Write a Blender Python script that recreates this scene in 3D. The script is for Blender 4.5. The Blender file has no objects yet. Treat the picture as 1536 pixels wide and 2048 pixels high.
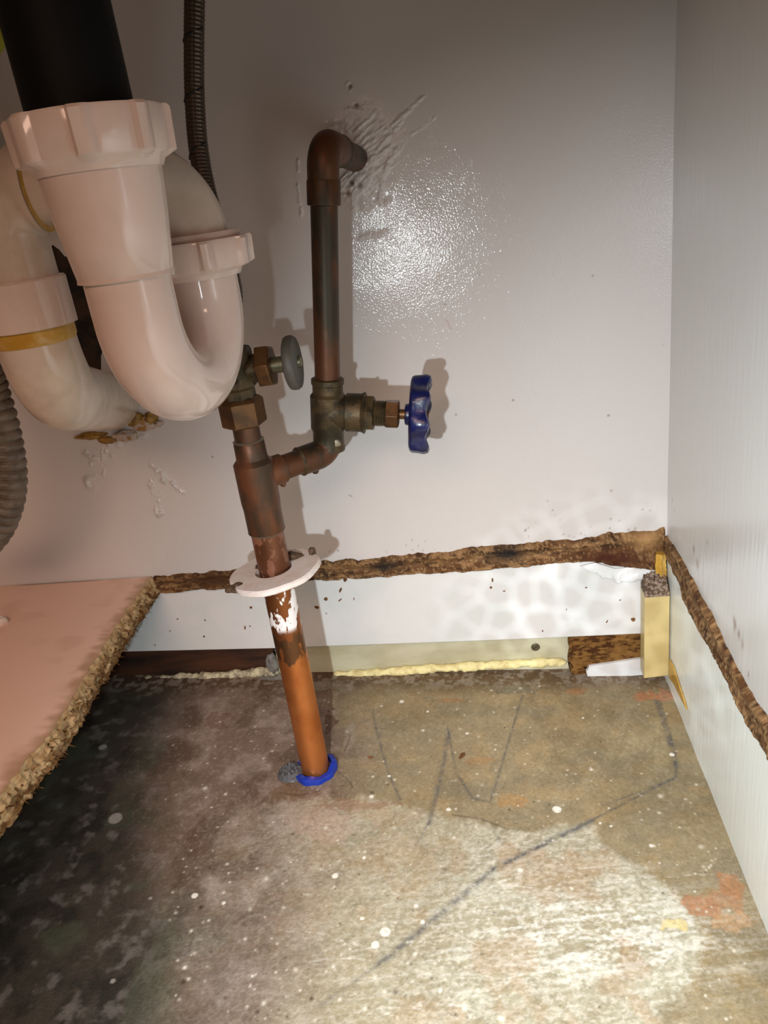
import bpy, bmesh, math, random
import numpy as np
from mathutils import Vector, Matrix

# ------------------------------------------------------------------ camera, light, exposure
sc = bpy.context.scene
COL = sc.collection
F = 1540.0                                     # focal length in pixels of a 1536 x 2048 frame
def nrm(v):
    v = np.array(v, float); return v / np.linalg.norm(v)
Yd = nrm((140, -675, F))
Zd = -nrm((500, (140 * 500 + F * F) / 675, F))
Xd = np.cross(Yd, Zd)
R = np.array([Xd, Yd, Zd])                     # world <- (right, down, forward)
cam_d = bpy.data.cameras.new('camera')
cam = bpy.data.objects.new('camera', cam_d); COL.objects.link(cam)
cam_d.sensor_fit = 'VERTICAL'; cam_d.sensor_height = 36.0; cam_d.lens = 36.0 * F / 2048.0
cam_d.clip_start = 0.01; cam_d.clip_end = 50
m3 = np.stack([R @ (1, 0, 0), R @ (0, -1, 0), R @ (0, 0, -1)], axis=1)
cam.matrix_world = Matrix(m3.tolist()).to_4x4()
sc.camera = cam

def ray(px, py): return R @ np.array([px - 768.0, py - 1024.0, F])
def onY(px, py, Y): r = ray(px, py); return r * (Y / r[1])
def onX(px, py, X): r = ray(px, py); return r * (X / r[0])
def onZ(px, py, Z): r = ray(px, py); return r * (Z / r[2])
def onP(px, py, p, n): r = ray(px, py); return r * (np.dot(n, p) / np.dot(n, r))

D = 0.54                                       # camera to the back wall, metres
P1 = onY(330, 1365, D); P2 = onY(1320, 1352, D); XR = onY(1335, 1030, D)[0]; P3 = onX(1536, 1866, XR)
FN = np.cross(P2 - P1, P3 - P1); FN = FN / FN[2]       # the slab is slightly out of level
def fz(x, y): return (np.dot(FN, P1) - FN[0] * x - FN[1] * y)
def onF(px, py): return onP(px, py, P1, FN)

w = bpy.data.worlds.new('room'); sc.world = w; w.use_nodes = True
bg = w.node_tree.nodes['Background']
bg.inputs['Color'].default_value = (1.0, 0.70, 0.50, 1); bg.inputs['Strength'].default_value = 0.09

def look(o, target):
    d = Vector(target) - o.location
    o.rotation_euler = d.to_track_quat('-Z', 'Y').to_euler()

GOBO = 1.0
TORCH = (-0.075, 0.0, -0.071)
td = bpy.data.lights.new('torch', 'SPOT'); torch = bpy.data.objects.new('torch', td); COL.objects.link(torch)
td.energy = 12.0; td.color = (0.85, 0.95, 1.0); td.spot_size = math.radians(130); td.spot_blend = 1.0
td.shadow_soft_size = 0.0045
torch.location = TORCH; look(torch, (0.136, 0.28, -0.39))
# faint net of brighter lines added to one part of the torch beam
bpy.context.view_layer.update()
n0 = torch.matrix_world.to_3x3().inverted() @ Vector(onY(1200, 1295, D) - np.array(TORCH)).normalized()
td.use_nodes = True; nt = td.node_tree; em = nt.nodes['Emission']
tc = nt.nodes.new('ShaderNodeTexCoord'); ds = nt.nodes.new('ShaderNodeVectorMath'); ds.operation = 'DISTANCE'; ds.inputs[1].default_value = n0 * GOBO
nt.links.new(tc.outputs['Normal'], ds.inputs[0])
mk = nt.nodes.new('ShaderNodeMapRange'); mk.interpolation_type = 'SMOOTHSTEP'; mk.inputs['From Min'].default_value = 0.24; mk.inputs['From Max'].default_value = 0.14; nt.links.new(ds.outputs['Value'], mk.inputs['Value'])
vo_ = nt.nodes.new('ShaderNodeTexVoronoi'); vo_.feature = 'DISTANCE_TO_EDGE'; vo_.inputs['Scale'].default_value = 30; nt.links.new(tc.outputs['Normal'], vo_.inputs['Vector'])
ln = nt.nodes.new('ShaderNodeMapRange'); ln.interpolation_type = 'SMOOTHSTEP'; ln.inputs['From Min'].default_value = 0.085; ln.inputs['From Max'].default_value = 0.0; nt.links.new(vo_.outputs['Distance'], ln.inputs['Value'])
mu = nt.nodes.new('ShaderNodeMath'); mu.operation = 'MULTIPLY'; nt.links.new(mk.outputs['Result'], mu.inputs[0]); nt.links.new(ln.outputs['Result'], mu.inputs[1])
ma = nt.nodes.new('ShaderNodeMath'); ma.operation = 'MULTIPLY_ADD'; ma.inputs[1].default_value = 0.9; ma.inputs[2].default_value = 1.0; nt.links.new(mu.outputs[0], ma.inputs[0])
nt.links.new(ma.outputs[0], em.inputs['Strength'])

rd = bpy.data.lights.new('room_lamp', 'AREA'); room = bpy.data.objects.new('room_lamp', rd); COL.objects.link(room)
rd.energy = 12.5; rd.color = (1.0, 0.63, 0.45); rd.shape = 'RECTANGLE'; rd.size = 0.9; rd.size_y = 0.45
room.location = (-0.10, -0.9, 0.72); look(room, (-0.1, 0.35, -0.35))

sc.view_settings.view_transform = 'Standard'; sc.view_settings.look = 'None'
sc.view_settings.gamma = 1.0; sc.view_settings.exposure = 0.0
sc.view_settings.use_curve_mapping = False

# ------------------------------------------------------------------ helpers
rng = random.Random(7)
def s2l(c):
    return tuple(((v / 255.0) / 12.92 if v / 255.0 <= 0.04045 else (((v / 255.0) + 0.055) / 1.055) ** 2.4) for v in c)

def hash2(ix, iy, seed):
    h = (ix.astype(np.int64) * 374761393 + iy.astype(np.int64) * 668265263 + seed * 144665) & 0xffffffff
    h = ((h ^ (h >> 13)) * 1274126177) & 0xffffffff
    h = h ^ (h >> 16)
    return (h & 0xffff) / 65535.0
def vnoise(x, y, seed=0):
    x = np.asarray(x, float); y = np.asarray(y, float)
    ix = np.floor(x); iy = np.floor(y); u = x - ix; v = y - iy
    u = u * u * (3 - 2 * u); v = v * v * (3 - 2 * v)
    a = hash2(ix, iy, seed); b = hash2(ix + 1, iy, seed); c = hash2(ix, iy + 1, seed); d = hash2(ix + 1, iy + 1, seed)
    return (a * (1 - u) + b * u) * (1 - v) + (c * (1 - u) + d * u) * v
def fbm(x, y, seed=0, oc=4, gain=0.5):
    s = 0; a = 1; t = 0
    for k in range(oc):
        s = s + a * vnoise(x * 2 ** k + 17.3 * k, y * 2 ** k - 9.1 * k, seed + k); t += a; a *= gain
    return s / t
def smooth(a, b, x):
    t = np.clip((x - a) / (b - a), 0, 1); return t * t * (3 - 2 * t)
def segdist(px, py, pts):
    d = np.full(np.shape(px), 1e9)
    for (ax, ay), (bx, by) in zip(pts[:-1], pts[1:]):
        vx, vy = bx - ax, by - ay; L = vx * vx + vy * vy + 1e-18
        t = np.clip(((px - ax) * vx + (py - ay) * vy) / L, 0, 1)
        d = np.minimum(d, np.hypot(px - ax - t * vx, py - ay - t * vy))
    return d
def inside(px, py, poly):
    r = np.zeros(np.shape(px), bool); n = len(poly)
    for i in range(n):
        x1, y1 = poly[i]; x2, y2 = poly[(i + 1) % n]
        c = ((y1 > py) != (y2 > py)) & (px < (x2 - x1) * (py - y1) / (y2 - y1 + 1e-15) + x1)
        r ^= c
    return r

def link(name, verts, faces, mat, parent=None, smooth_ang=35, origin=None, cols=None):
    """one mesh object; verts are world coordinates, stored relative to its origin (or its thing's origin)"""
    verts = np.asarray(verts, float)
    me = bpy.data.meshes.new(name)
    if parent is not None:
        org = np.array(parent_origin(parent))
    elif origin is not None:
        org = np.array(origin, float)
    else:
        org = np.array([(verts[:, 0].min() + verts[:, 0].max()) / 2, (verts[:, 1].min() + verts[:, 1].max()) / 2, verts[:, 2].min()])
    me.from_pydata((verts - org).tolist(), [], faces)
    me.update()
    bm = bmesh.new(); bm.from_mesh(me); bmesh.ops.recalc_face_normals(bm, faces=bm.faces); bm.to_mesh(me); bm.free()
    if cols is not None:
        ca = me.color_attributes.new('Col', 'FLOAT_COLOR', 'POINT')
        c4 = np.ones((len(verts), 4), np.float32); c4[:, :3] = cols
        ca.data.foreach_set('color', c4.ravel())
    if smooth_ang:
        me.polygons.foreach_set('use_smooth', [True] * len(me.polygons))
        if smooth_ang < 180: me.set_sharp_from_angle(angle=math.radians(smooth_ang))
    me.materials.append(mat)
    o = bpy.data.objects.new(name, me); COL.objects.link(o)
    if parent is not None: o.parent = parent
    else: o.location = org.tolist()
    return o
def parent_origin(p):
    v = np.zeros(3)
    while p is not None:
        v += np.array(p.location); p = p.parent
    return v
def tag(o, label, cat, group=None, kind=None):
    if label: o['label'] = label
    if cat: o['category'] = cat
    if group: o['group'] = group
    if kind: o['kind'] = kind
    return o
def thing(name, loc, label, cat, group=None):
    o = bpy.data.objects.new(name, None); COL.objects.link(o)
    o.empty_display_size = 0.02; o.location = [float(v) for v in loc]
    return tag(o, label, cat, group)

class MB:
    def __init__(s): s.v = []; s.f = []
    def add(s, v, f):
        n = len(s.v); s.v += [tuple(map(float, p)) for p in v]; s.f += [tuple(i + n for i in q) for q in f]; return s
    def tube(s, path, rad, seg=28, cap=True, up=None, phase=0.0, prof=None):
        P = np.array(path, float); n = len(P)
        rad = np.broadcast_to(np.asarray(rad, float), (n,))
        T = np.zeros_like(P)
        for i in range(n):
            a = P[min(i + 1, n - 1)] - P[max(i - 1, 0)]
            if np.linalg.norm(a) < 1e-9: a = T[i - 1] if i else np.array([0, 0, 1.0])
            T[i] = a / np.linalg.norm(a)
        u = np.array(up, float) if up is not None else (np.array([0, 0, 1.0]) if abs(T[0][2]) < 0.9 else np.array([1.0, 0, 0]))
        V = []; Fc = []
        th = np.arange(seg) * 2 * math.pi / seg + phase
        pr = np.ones(seg) if prof is None else np.array([prof(t) for t in th])
        for i in range(n):
            u = u - T[i] * np.dot(u, T[i]); u = u / np.linalg.norm(u); v = np.cross(T[i], u)
            for t, k in zip(th, pr): V.append(P[i] + rad[i] * k * (math.cos(t) * u + math.sin(t) * v))
        for i in range(n - 1):
            for j in range(seg):
                k = (j + 1) % seg
                Fc.append((i * seg + j, i * seg + k, (i + 1) * seg + k, (i + 1) * seg + j))
        if cap:
            Fc.append(tuple(range(seg))[::-1]); Fc.append(tuple((n - 1) * seg + j for j in range(seg)))
        return s.add(V, Fc)
    def lathe(s, org, axis, prof, seg=32, cap=True, **k):
        org = np.array(org, float); axis = nrm(axis)
        return s.tube([org + axis * t for t, r in prof], [r for t, r in prof], seg, cap, **k)
    def ring(s, org, axis, prof, seg=40, fn=None):
        """closed profile (t, r) swept round an axis: hollow rings"""
        org = np.array(org, float); axis = nrm(axis)
        u = np.array([1.0, 0, 0]) if abs(axis[0]) < 0.9 else np.array([0, 0, 1.0])
        u = nrm(u - axis * np.dot(u, axis)); v = np.cross(axis, u); m = len(prof); V = []; Fc = []
        for j in range(seg):
            t = j * 2 * math.pi / seg
            for a, r in prof:
                if fn: a, r = fn(a, r, t)
                V.append(org + axis * a + r * (math.cos(t) * u + math.sin(t) * v))
        for j in range(seg):
            for i in range(m):
                Fc.append((j * m + i, j * m + (i + 1) % m, ((j + 1) % seg) * m + (i + 1) % m, ((j + 1) % seg) * m + i))
        return s.add(V, Fc)
    def prism(s, pts, off):
        """closed polygon of 3D points extruded by an offset vector"""
        n = len(pts); a = [np.array(p, float) for p in pts]; b = [p + np.array(off, float) for p in a]
        return s.add(a + b, [tuple(range(n)), tuple(range(2 * n - 1, n - 1, -1))] + [(i, (i + 1) % n, n + (i + 1) % n, n + i) for i in range(n)])
    def box(s, c, ax, ay, az):
        c = np.array(c, float); ax, ay, az = (np.array(q, float) for q in (ax, ay, az))
        V = [c + i * ax + j * ay + k * az for k in (-1, 1) for j in (-1, 1) for i in (-1, 1)]
        return s.add(V, [(0, 2, 3, 1), (4, 5, 7, 6), (0, 1, 5, 4), (2, 6, 7, 3), (0, 4, 6, 2), (1, 3, 7, 5)])
    def go(s, name, mat, parent=None, ang=35, label=None, bevel=0, origin=None):
        o = link(name, s.v, s.f, mat, parent, ang, origin)
        if label: o['label'] = label
        if bevel:
            b = o.modifiers.new('bevel', 'BEVEL'); b.width = bevel; b.segments = 2; b.limit_method = 'ANGLE'; b.angle_limit = math.radians(35)
        return o
def grid_faces(nu, nv):
    i = np.arange(nu - 1)[:, None]; j = np.arange(nv - 1)[None, :]
    a = i * nv + j
    return np.stack([a, a + 1, a + nv + 1, a + nv], -1).reshape(-1, 4).tolist()
def fillet(pts, R_, n=10):
    """polyline with its corners rounded to radius R_ (number or one per corner)"""
    pts = [np.array(p, float) for p in pts]; out = [pts[0]]
    for i in range(1, len(pts) - 1):
        r = R_ if np.isscalar(R_) else R_[i - 1]
        a = nrm(pts[i - 1] - pts[i]); b = nrm(pts[i + 1] - pts[i])
        ang = math.acos(np.clip(np.dot(a, b), -1, 1)); t = r / math.tan(ang / 2)
        c = pts[i] + nrm(a + b) * (r / math.sin(ang / 2)); s0 = pts[i] + a * t - c; s1 = pts[i] + b * t - c
        tot = math.pi - ang
        for k in range(n + 1):
            q = k / n
            out.append(c + (math.sin((1 - q) * tot) * s0 + math.sin(q * tot) * s1) / math.sin(tot))
    out.append(pts[-1]); return out
def spline(pts, n=12):
    P = [np.array(p, float) for p in pts]; P = [2 * P[0] - P[1]] + P + [2 * P[-1] - P[-2]]; out = []
    for i in range(1, len(P) - 2):
        for k in range(n):
            t = k / n
            out.append(0.5 * (2 * P[i] + (P[i + 1] - P[i - 1]) * t + (2 * P[i - 1] - 5 * P[i] + 4 * P[i + 1] - P[i + 2]) * t * t + (3 * P[i] - P[i - 1] - 3 * P[i + 1] + P[i + 2]) * t ** 3))
    out.append(P[-2]); return out

# ------------------------------------------------------------------ materials
def mat(name, color, rough=0.5, metal=0.0, spec=0.5, col2=None, nscale=40, lo=0.4, hi=0.65, stretch=(1, 1, 1), detail=4,
        bump=0, bscale=200, bstretch=(1, 1, 1), attr=False, rough2=None, extra=None, coat=0, sss=0):
    m = bpy.data.materials.new(name); m.use_nodes = True; nt = m.node_tree; N = nt.nodes; L = nt.links
    b = N['Principled BSDF']
    b.inputs['Roughness'].default_value = rough; b.inputs['Metallic'].default_value = metal
    b.inputs['Specular IOR Level'].default_value = spec; b.inputs['Coat Weight'].default_value = coat
    geo = N.new('ShaderNodeNewGeometry')
    def noise(scale, st=(1, 1, 1), det=4, rgh=0.6):
        mp = N.new('ShaderNodeMapping'); mp.inputs['Scale'].default_value = st
        L.new(geo.outputs['Position'], mp.inputs['Vector'])
        n = N.new('ShaderNodeTexNoise'); n.inputs['Scale'].default_value = scale; n.inputs['Detail'].default_value = det; n.inputs['Roughness'].default_value = rgh
        L.new(mp.outputs['Vector'], n.inputs['Vector']); return n.outputs['Fac']
    def ramp(fac, lo, hi):
        r = N.new('ShaderNodeMapRange'); r.interpolation_type = 'SMOOTHSTEP'
        r.inputs['From Min'].default_value = lo; r.inputs['From Max'].default_value = hi
        L.new(fac, r.inputs['Value']); return r.outputs['Result']
    def mix(fac, a, c):
        x = N.new('ShaderNodeMix'); x.data_type = 'RGBA'
        L.new(fac, x.inputs['Factor'])
        for s, k in ((a, 6), (c, 7)):
            if isinstance(s, tuple): x.inputs[k].default_value = (*s[:3], 1)
            else: L.new(s, x.inputs[k])
        return x.outputs[2]
    base = tuple(color)
    if attr:
        a = N.new('ShaderNodeVertexColor'); a.layer_name = 'Col'; base = a.outputs['Color']
    if col2 is not None:
        base = mix(ramp(noise(nscale, stretch, detail), lo, hi), base, tuple(col2))
    if extra: base = extra(N, L, geo, noise, ramp, mix, base, b)
    if isinstance(base, tuple): b.inputs['Base Color'].default_value = (*base[:3], 1)
    else: L.new(base, b.inputs['Base Color'])
    if rough2 is not None:
        r = N.new('ShaderNodeMapRange'); r.inputs['To Min'].default_value = rough; r.inputs['To Max'].default_value = rough2
        L.new(noise(nscale * 1.7, stretch, 3), r.inputs['Value']); L.new(r.outputs['Result'], b.inputs['Roughness'])
    if bump:
        bp = N.new('ShaderNodeBump'); bp.inputs['Strength'].default_value = 1.0; bp.inputs['Distance'].default_value = bump
        L.new(noise(bscale, bstretch, 2, 0.5), bp.inputs['Height']); L.new(bp.outputs['Normal'], b.inputs['Normal'])
    return m

M = {}
M['wall'] = mat('gloss_wall_paint', (1, 1, 1), 0.075, attr=True, bump=0.00015, bscale=800)
M['wall_side'] = mat('gloss_side_paint', (1, 1, 1), 0.27, attr=True, bump=0.00022, bscale=260, bstretch=(1, 1, 0.12))
M['wall_plain'] = mat('plain_board', s2l((150, 130, 110)), 0.6)
M['floor'] = mat('old_painted_concrete', (1, 1, 1), 0.42, spec=0.45, attr=True, bump=0.00035, bscale=700, rough2=0.62, nscale=60)
M['pvc'] = mat('white_pvc', s2l((224, 203, 194)), 0.10, spec=0.55, col2=s2l((217, 196, 186)), nscale=30, bump=0.00004, bscale=60)
M['pvc_old'] = mat('aged_white_pvc', s2l((216, 200, 186)), 0.16, spec=0.5, col2=s2l((202, 186, 170)), nscale=45, bump=0.00006, bscale=90)
M['rubber'] = mat('black_rubber', (0.004, 0.004, 0.004), 0.55, spec=0.15)
M['glue'] = mat('amber_glue', s2l((204, 166, 84)), 0.25, col2=s2l((188, 142, 52)), nscale=120, bump=0.0003, bscale=150)
M['amber'] = mat('brown_amber_crust', s2l((160, 122, 56)), 0.45, col2=s2l((116, 82, 30)), nscale=220, bump=0.0008, bscale=300)
M['foam_dirty'] = mat('dirty_cream_foam', s2l((206, 196, 162)), 0.8, col2=s2l((140, 128, 108)), nscale=160, bump=0.001, bscale=350)
M['putty'] = mat('crumbly_putty', s2l((190, 172, 158)), 0.6, col2=s2l((160, 112, 30)), nscale=150, lo=0.5, hi=0.6, bump=0.001, bscale=300)
M['copper_old'] = mat('tarnished_copper', s2l((112, 70, 46)), 0.36, 0.5, col2=s2l((74, 58, 44)), nscale=55, lo=0.42, hi=0.62, stretch=(1, 1, .35), rough2=0.6, bump=0.00015, bscale=220)
M['copper_dark'] = mat('dark_tarnished_copper', s2l((96, 60, 38)), 0.36, 0.5, col2=s2l((56, 50, 38)), nscale=60, lo=0.40, hi=0.60, stretch=(1, 1, .3), rough2=0.55, bump=0.00015, bscale=220)
M['bronze'] = mat('dull_bronze', s2l((92, 76, 52)), 0.42, 0.55, col2=s2l((56, 50, 36)), nscale=90, lo=0.4, hi=0.62, rough2=0.6, bump=0.0003, bscale=350)
M['brass'] = mat('old_brass', s2l((112, 78, 46)), 0.34, 0.6, col2=s2l((82, 58, 38)), nscale=70, rough2=0.5, bump=0.0001, bscale=250)
M['steel'] = mat('dull_steel', s2l((120, 118, 96)), 0.35, 0.8, bump=0.0001, bscale=300)
M['grey_plastic'] = mat('grey_plastic', s2l((78, 76, 70)), 0.5, bump=0.0001, bscale=200)
M['solder'] = mat('bright_solder', s2l((160, 150, 132)), 0.4, 0.6, bump=0.0004, bscale=500)
M['blue'] = mat('blue_enamel', s2l((18, 26, 80)), 0.28, spec=0.6, col2=s2l((12, 18, 60)), nscale=120, bump=0.00025, bscale=260)
M['blue_sleeve'] = mat('blue_plastic', s2l((24, 52, 156)), 0.22, bump=0.0003, bscale=400)
def shiny(N, L, geo, noise, ramp, mix, base, b):
    sep = N.new('ShaderNodeSeparateXYZ'); L.new(geo.outputs['Position'], sep.inputs[0])
    def zband(a, c):
        r = N.new('ShaderNodeMapRange'); r.interpolation_type = 'SMOOTHSTEP'
        r.inputs['From Min'].default_value = a; r.inputs['From Max'].default_value = c
        L.new(sep.outputs['Z'], r.inputs['Value']); return r.outputs['Result']
    def op(a, c, o='MULTIPLY'):
        n = N.new('ShaderNodeMath'); n.operation = o
        for i, s in enumerate((a, c)):
            if isinstance(s, (int, float)): n.inputs[i].default_value = s
            else: L.new(s, n.inputs[i])
        return n.outputs[0]
    nz = noise(150, (1, 1, 0.45), 3)
    # dark burnt collar below the paint, then white paint flakes above it
    z2 = op(sep.outputs['Z'], op(op(nz, 0.5, 'SUBTRACT'), 0.05), 'ADD')
    r = N.new('ShaderNodeMapRange'); r.interpolation_type = 'SMOOTHSTEP'; r.inputs['From Min'].default_value = -0.286; r.inputs['From Max'].default_value = -0.281
    L.new(z2, r.inputs['Value'])
    c1 = mix(r.outputs['Result'], base, s2l((112, 78, 52)))
    r2 = N.new('ShaderNodeMapRange'); r2.interpolation_type = 'SMOOTHSTEP'; r2.inputs['From Min'].default_value = -0.267; r2.inputs['From Max'].default_value = -0.263
    L.new(z2, r2.inputs['Value'])
    c2 = mix(r2.outputs['Result'], c1, s2l((150, 92, 54)))
    pm = op(ramp(noise(120, (1, 1, .5), 3), 0.52, 0.56), zband(-0.263, -0.258))
    c3 = mix(pm, c2, s2l((236, 232, 232)))
    c4 = mix(zband(-0.232, -0.226), c3, s2l((120, 78, 56)))
    me = op(op(1.0, pm, 'SUBTRACT'), 0.8); L.new(me, b.inputs['Metallic'])
    return c4
M['copper_bright'] = mat('bright_copper', s2l((206, 130, 72)), 0.34, 0.8, col2=s2l((190, 112, 58)), nscale=40, rough2=0.46, bump=0.00012, bscale=250, extra=shiny)
M['white_chip'] = mat('chipped_white_paint', s2l((232, 222, 218)), 0.45, col2=s2l((224, 208, 198)), nscale=80, bump=0.0002, bscale=300)
M['dirt'] = mat('dry_dirt', s2l((96, 74, 54)), 0.85, col2=s2l((60, 44, 30)), nscale=250, bump=0.001, bscale=500)
M['wood'] = mat('torn_board_fibre', (1, 1, 1), 0.8, spec=0.2, attr=True, bump=0.0008, bscale=420, bstretch=(0.35, 1, 1))
M['wood_side'] = mat('torn_board_fibre_side', (1, 1, 1), 0.8, spec=0.2, attr=True, bump=0.0008, bscale=420, bstretch=(1, 0.35, 1))
M['particle'] = mat('raw_particleboard', s2l((128, 92, 48)), 0.85, spec=0.15, col2=s2l((70, 42, 20)), nscale=260, lo=0.42, hi=0.6, stretch=(.45, 1, 1), bump=0.0016, bscale=300, bstretch=(.5, 1, 1))
M['batten'] = mat('dark_wet_timber', s2l((72, 40, 20)), 0.6, col2=s2l((36, 20, 11)), nscale=60, stretch=(.25, 1, 1), bump=0.0008, bscale=160, bstretch=(.2, 1, 1))
M['white_board'] = mat('white_baseboard_paint', s2l((222, 222, 222)), 0.33, col2=s2l((214, 217, 216)), nscale=22, bump=0.00012, bscale=180)
M['pale_board'] = mat('pale_green_grey_board', s2l((196, 192, 166)), 0.5, col2=s2l((176, 170, 140)), nscale=35, stretch=(.4, 1, 1), bump=0.0002, bscale=200)
M['foam'] = mat('yellow_foam', s2l((238, 228, 168)), 0.75, col2=s2l((214, 196, 138)), nscale=160, bump=0.001, bscale=350)
M['mortar'] = mat('grey_mortar', s2l((130, 128, 124)), 0.85, col2=s2l((92, 88, 82)), nscale=130, bump=0.0012, bscale=300)
M['block'] = mat('varnished_block', s2l((204, 184, 130)), 0.35, col2=s2l((194, 172, 116)), nscale=25, bump=0.00015, bscale=160, bstretch=(.3, 1, 1))
M['fibre'] = mat('grey_torn_fibre', s2l((152, 132, 116)), 0.9, spec=0.1, col2=s2l((92, 74, 62)), nscale=420, lo=0.42, hi=0.58, bump=0.0015, bscale=600)
M['base_top'] = mat('pinkish_board_paint', (1, 1, 1), 0.5, spec=0.35, attr=True, bump=0.0001, bscale=200)
M['hose'] = mat('corrugated_grey_plastic', s2l((118, 106, 94)), 0.42, spec=0.4, col2=s2l((92, 82, 72)), nscale=80)
M['braid'] = mat('steel_braid', s2l((92, 80, 70)), 0.4, 0.7)
M['black_thread'] = mat('black_thread', (0.01, 0.01, 0.012), 0.6)
M['pale_pipe'] = mat('pale_grey_pipe', s2l((170, 160, 146)), 0.4)
M['cable_yg'] = mat('yellow_green_plastic', s2l((150, 150, 20)), 0.45)
M['film'] = mat('clear_wrinkled_film', (0.22, 0.22, 0.23), 0.08, spec=0.6, bump=0.0006, bscale=500)
M['film'].node_tree.nodes['Principled BSDF'].inputs['Transmission Weight'].default_value = 0.55
M['film'].node_tree.nodes['Principled BSDF'].inputs['IOR'].default_value = 1.2
M['blotch'] = mat('dark_brown_blotch', s2l((58, 42, 26)), 0.85, col2=s2l((22, 16, 12)), nscale=60, bump=0.0008, bscale=150)
M['chip'] = mat('brown_wood_chip', s2l((132, 84, 36)), 0.8, col2=s2l((80, 48, 22)), nscale=500)

# ------------------------------------------------------------------ the setting
def jit(n, s, seed): r = np.random.RandomState(seed); return r.uniform(-s, s, n)

# back wall: a panel with paint ridges round the pipe holes
def build_back_wall():
    xs = np.concatenate([np.linspace(-0.80, -0.345, 60)[:-1], np.arange(-0.345, -0.30, 0.0011), np.arange(-0.30, -0.205, 0.0006), np.arange(-0.205, -0.115, 0.0011), np.arange(-0.115, 0.015, 0.0005), np.arange(0.015, XR + 0.0006, 0.0011)]); xs[-1] = XR
    zs = np.concatenate([np.arange(-0.285, -0.215, 0.0011), np.arange(-0.215, -0.14, 0.0006), np.arange(-0.14, -0.04, 0.0011), np.arange(-0.04, 0.075, 0.0005), np.arange(0.075, 0.10, 0.0011), np.linspace(0.10, 0.30, 30)])
    X, Z = np.meshgrid(xs, zs, indexing='ij')
    h = (fbm(X * 14, Z * 14, 3, 3) - .5) * 0.0012
    col = np.ones(X.shape + (3,)) * np.array(s2l((208, 203, 201)))
    def W(p): q = onY(p[0], p[1], D); return (q[0], q[2])
    def ridge(pts, width, height, seed):
        nonlocal h
        P = [W(p) for p in pts]; d = segdist(X, Z, P)
        h = h + .55 * height * np.exp(-(d / width) ** 2) * smooth(.25, .75, fbm(X * 330, Z * 330, seed, 3))
    # smeared filler round the upper elbow
    c = W((705, 330)); dd = np.hypot((X - c[0]) / 0.040, (Z - c[1]) / 0.040)
    m = np.clip(1 - dd, 0, 1)
    u = (X - c[0]) * 0.85 + (Z - c[1]) * 0.55; v = -(X - c[0]) * 0.55 + (Z - c[1]) * 0.85
    ang = np.arctan2(Z - c[1], X - c[0]); rad = np.hypot(X - c[0], Z - c[1])
    m2 = smooth(1.15, .25, rad / (.020 + .016 * smooth(-1.2, .9, ang) * smooth(2.2, 1.0, ang) + .012 * fbm(ang * 3, ang * 0, 15, 2)))
    rg = lambda q: (1 - np.abs(2 * q - 1)) ** 2.5
    h += m2 * (.0009 * rg(fbm(ang * 5 + rad * 40, rad * 30, 11, 3)) + .0016 * rg(fbm(u * 50, v * 260, 12, 3)) + .0010 * fbm(X * 500, Z * 500, 13, 3)) + m * .0012
    for k, (pts, wd, ht) in enumerate([
            ([(690, 390), (735, 330), (770, 280), (815, 225)], .0016, .0022), ([(720, 300), (780, 255), (850, 190)], .0012, .0016),
            ([(758, 400), (765, 350), (790, 300)], .0012, .0026), ([(745, 270), (800, 230), (812, 228)], .001, .0014),
            ([(760, 305), (830, 265), (870, 235)], .001, .0012), ([(597, 320), (596, 380), (603, 430)], .001, .0022),
            ([(640, 280), (660, 255), (690, 250), (705, 270)], .0016, .0026), ([(700, 420), (760, 405), (775, 400)], .0018, .0018),
            ([(720, 475), (775, 465)], .0014, .0014), ([(690, 215), (725, 222)], .0011, .0018), ([(695, 168), (702, 180)], .0012, .0016),
            ([(670, 285), (640, 300), (620, 330)], .0016, .0016)]):
        ridge(pts, wd, ht, 20 + k)
    # blobs of loose putty under the drain
    ridge([(322, 942), (345, 968), (362, 982)], .0011, .0020, 60); ridge([(240, 882), (290, 872)], .003, .0026, 61)
    for (px, py, r) in [(727, 308, .0026), (720, 370, .0016), (703, 365, .0013), (695, 385, .0018), (712, 210, .0012), (700, 172, .001)]:
        q = W((px, py)); d = np.hypot(X - q[0], Z - q[1]); h -= 0.0026 * np.exp(-(d / r) ** 2)
        k = np.exp(-(d / (r * .8)) ** 2)[..., None] * .75; col = col * (1 - k) + np.array(s2l((140, 112, 76))) * k
    for (px, py, rx, ry, an) in [(190, 925, .010, .014, .2), (225, 895, .012, .008, .0), (320, 945, .008, .010, .5), (345, 970, .012, .004, -.75), (310, 985, .005, .012, .1), (318, 1022, .006, .006, 0), (180, 965, .006, .007, 0)]:
        q = W((px, py)); ca, sa = math.cos(an), math.sin(an); A = ((X - q[0]) * ca + (Z - q[1]) * sa) / rx; B = (-(X - q[0]) * sa + (Z - q[1]) * ca) / ry
        mk = smooth(1.2, .3, np.hypot(A, B)); h += mk * (.0022 * smooth(.54, .70, fbm(X * 260, Z * 200, 77, 3)) + .0006 * fbm(X * 600, Z * 600, 78, 2))
    # specks and scuffs
    rs = np.random.RandomState(5)
    sp = [(957, 549), (1075, 549), (1185, 552), (1326, 690), (1217, 831), (703, 992), (709, 996), (699, 990), (425, 914), (890, 610), (912, 829), (1026, 800), (352, 980)]
    sp += [(rs.uniform(1050, 1320), 1075 - rs.exponential(22)) for _ in range(34)] + [(rs.uniform(640, 1000), 1105 - rs.exponential(8)) for _ in range(16)]
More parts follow.
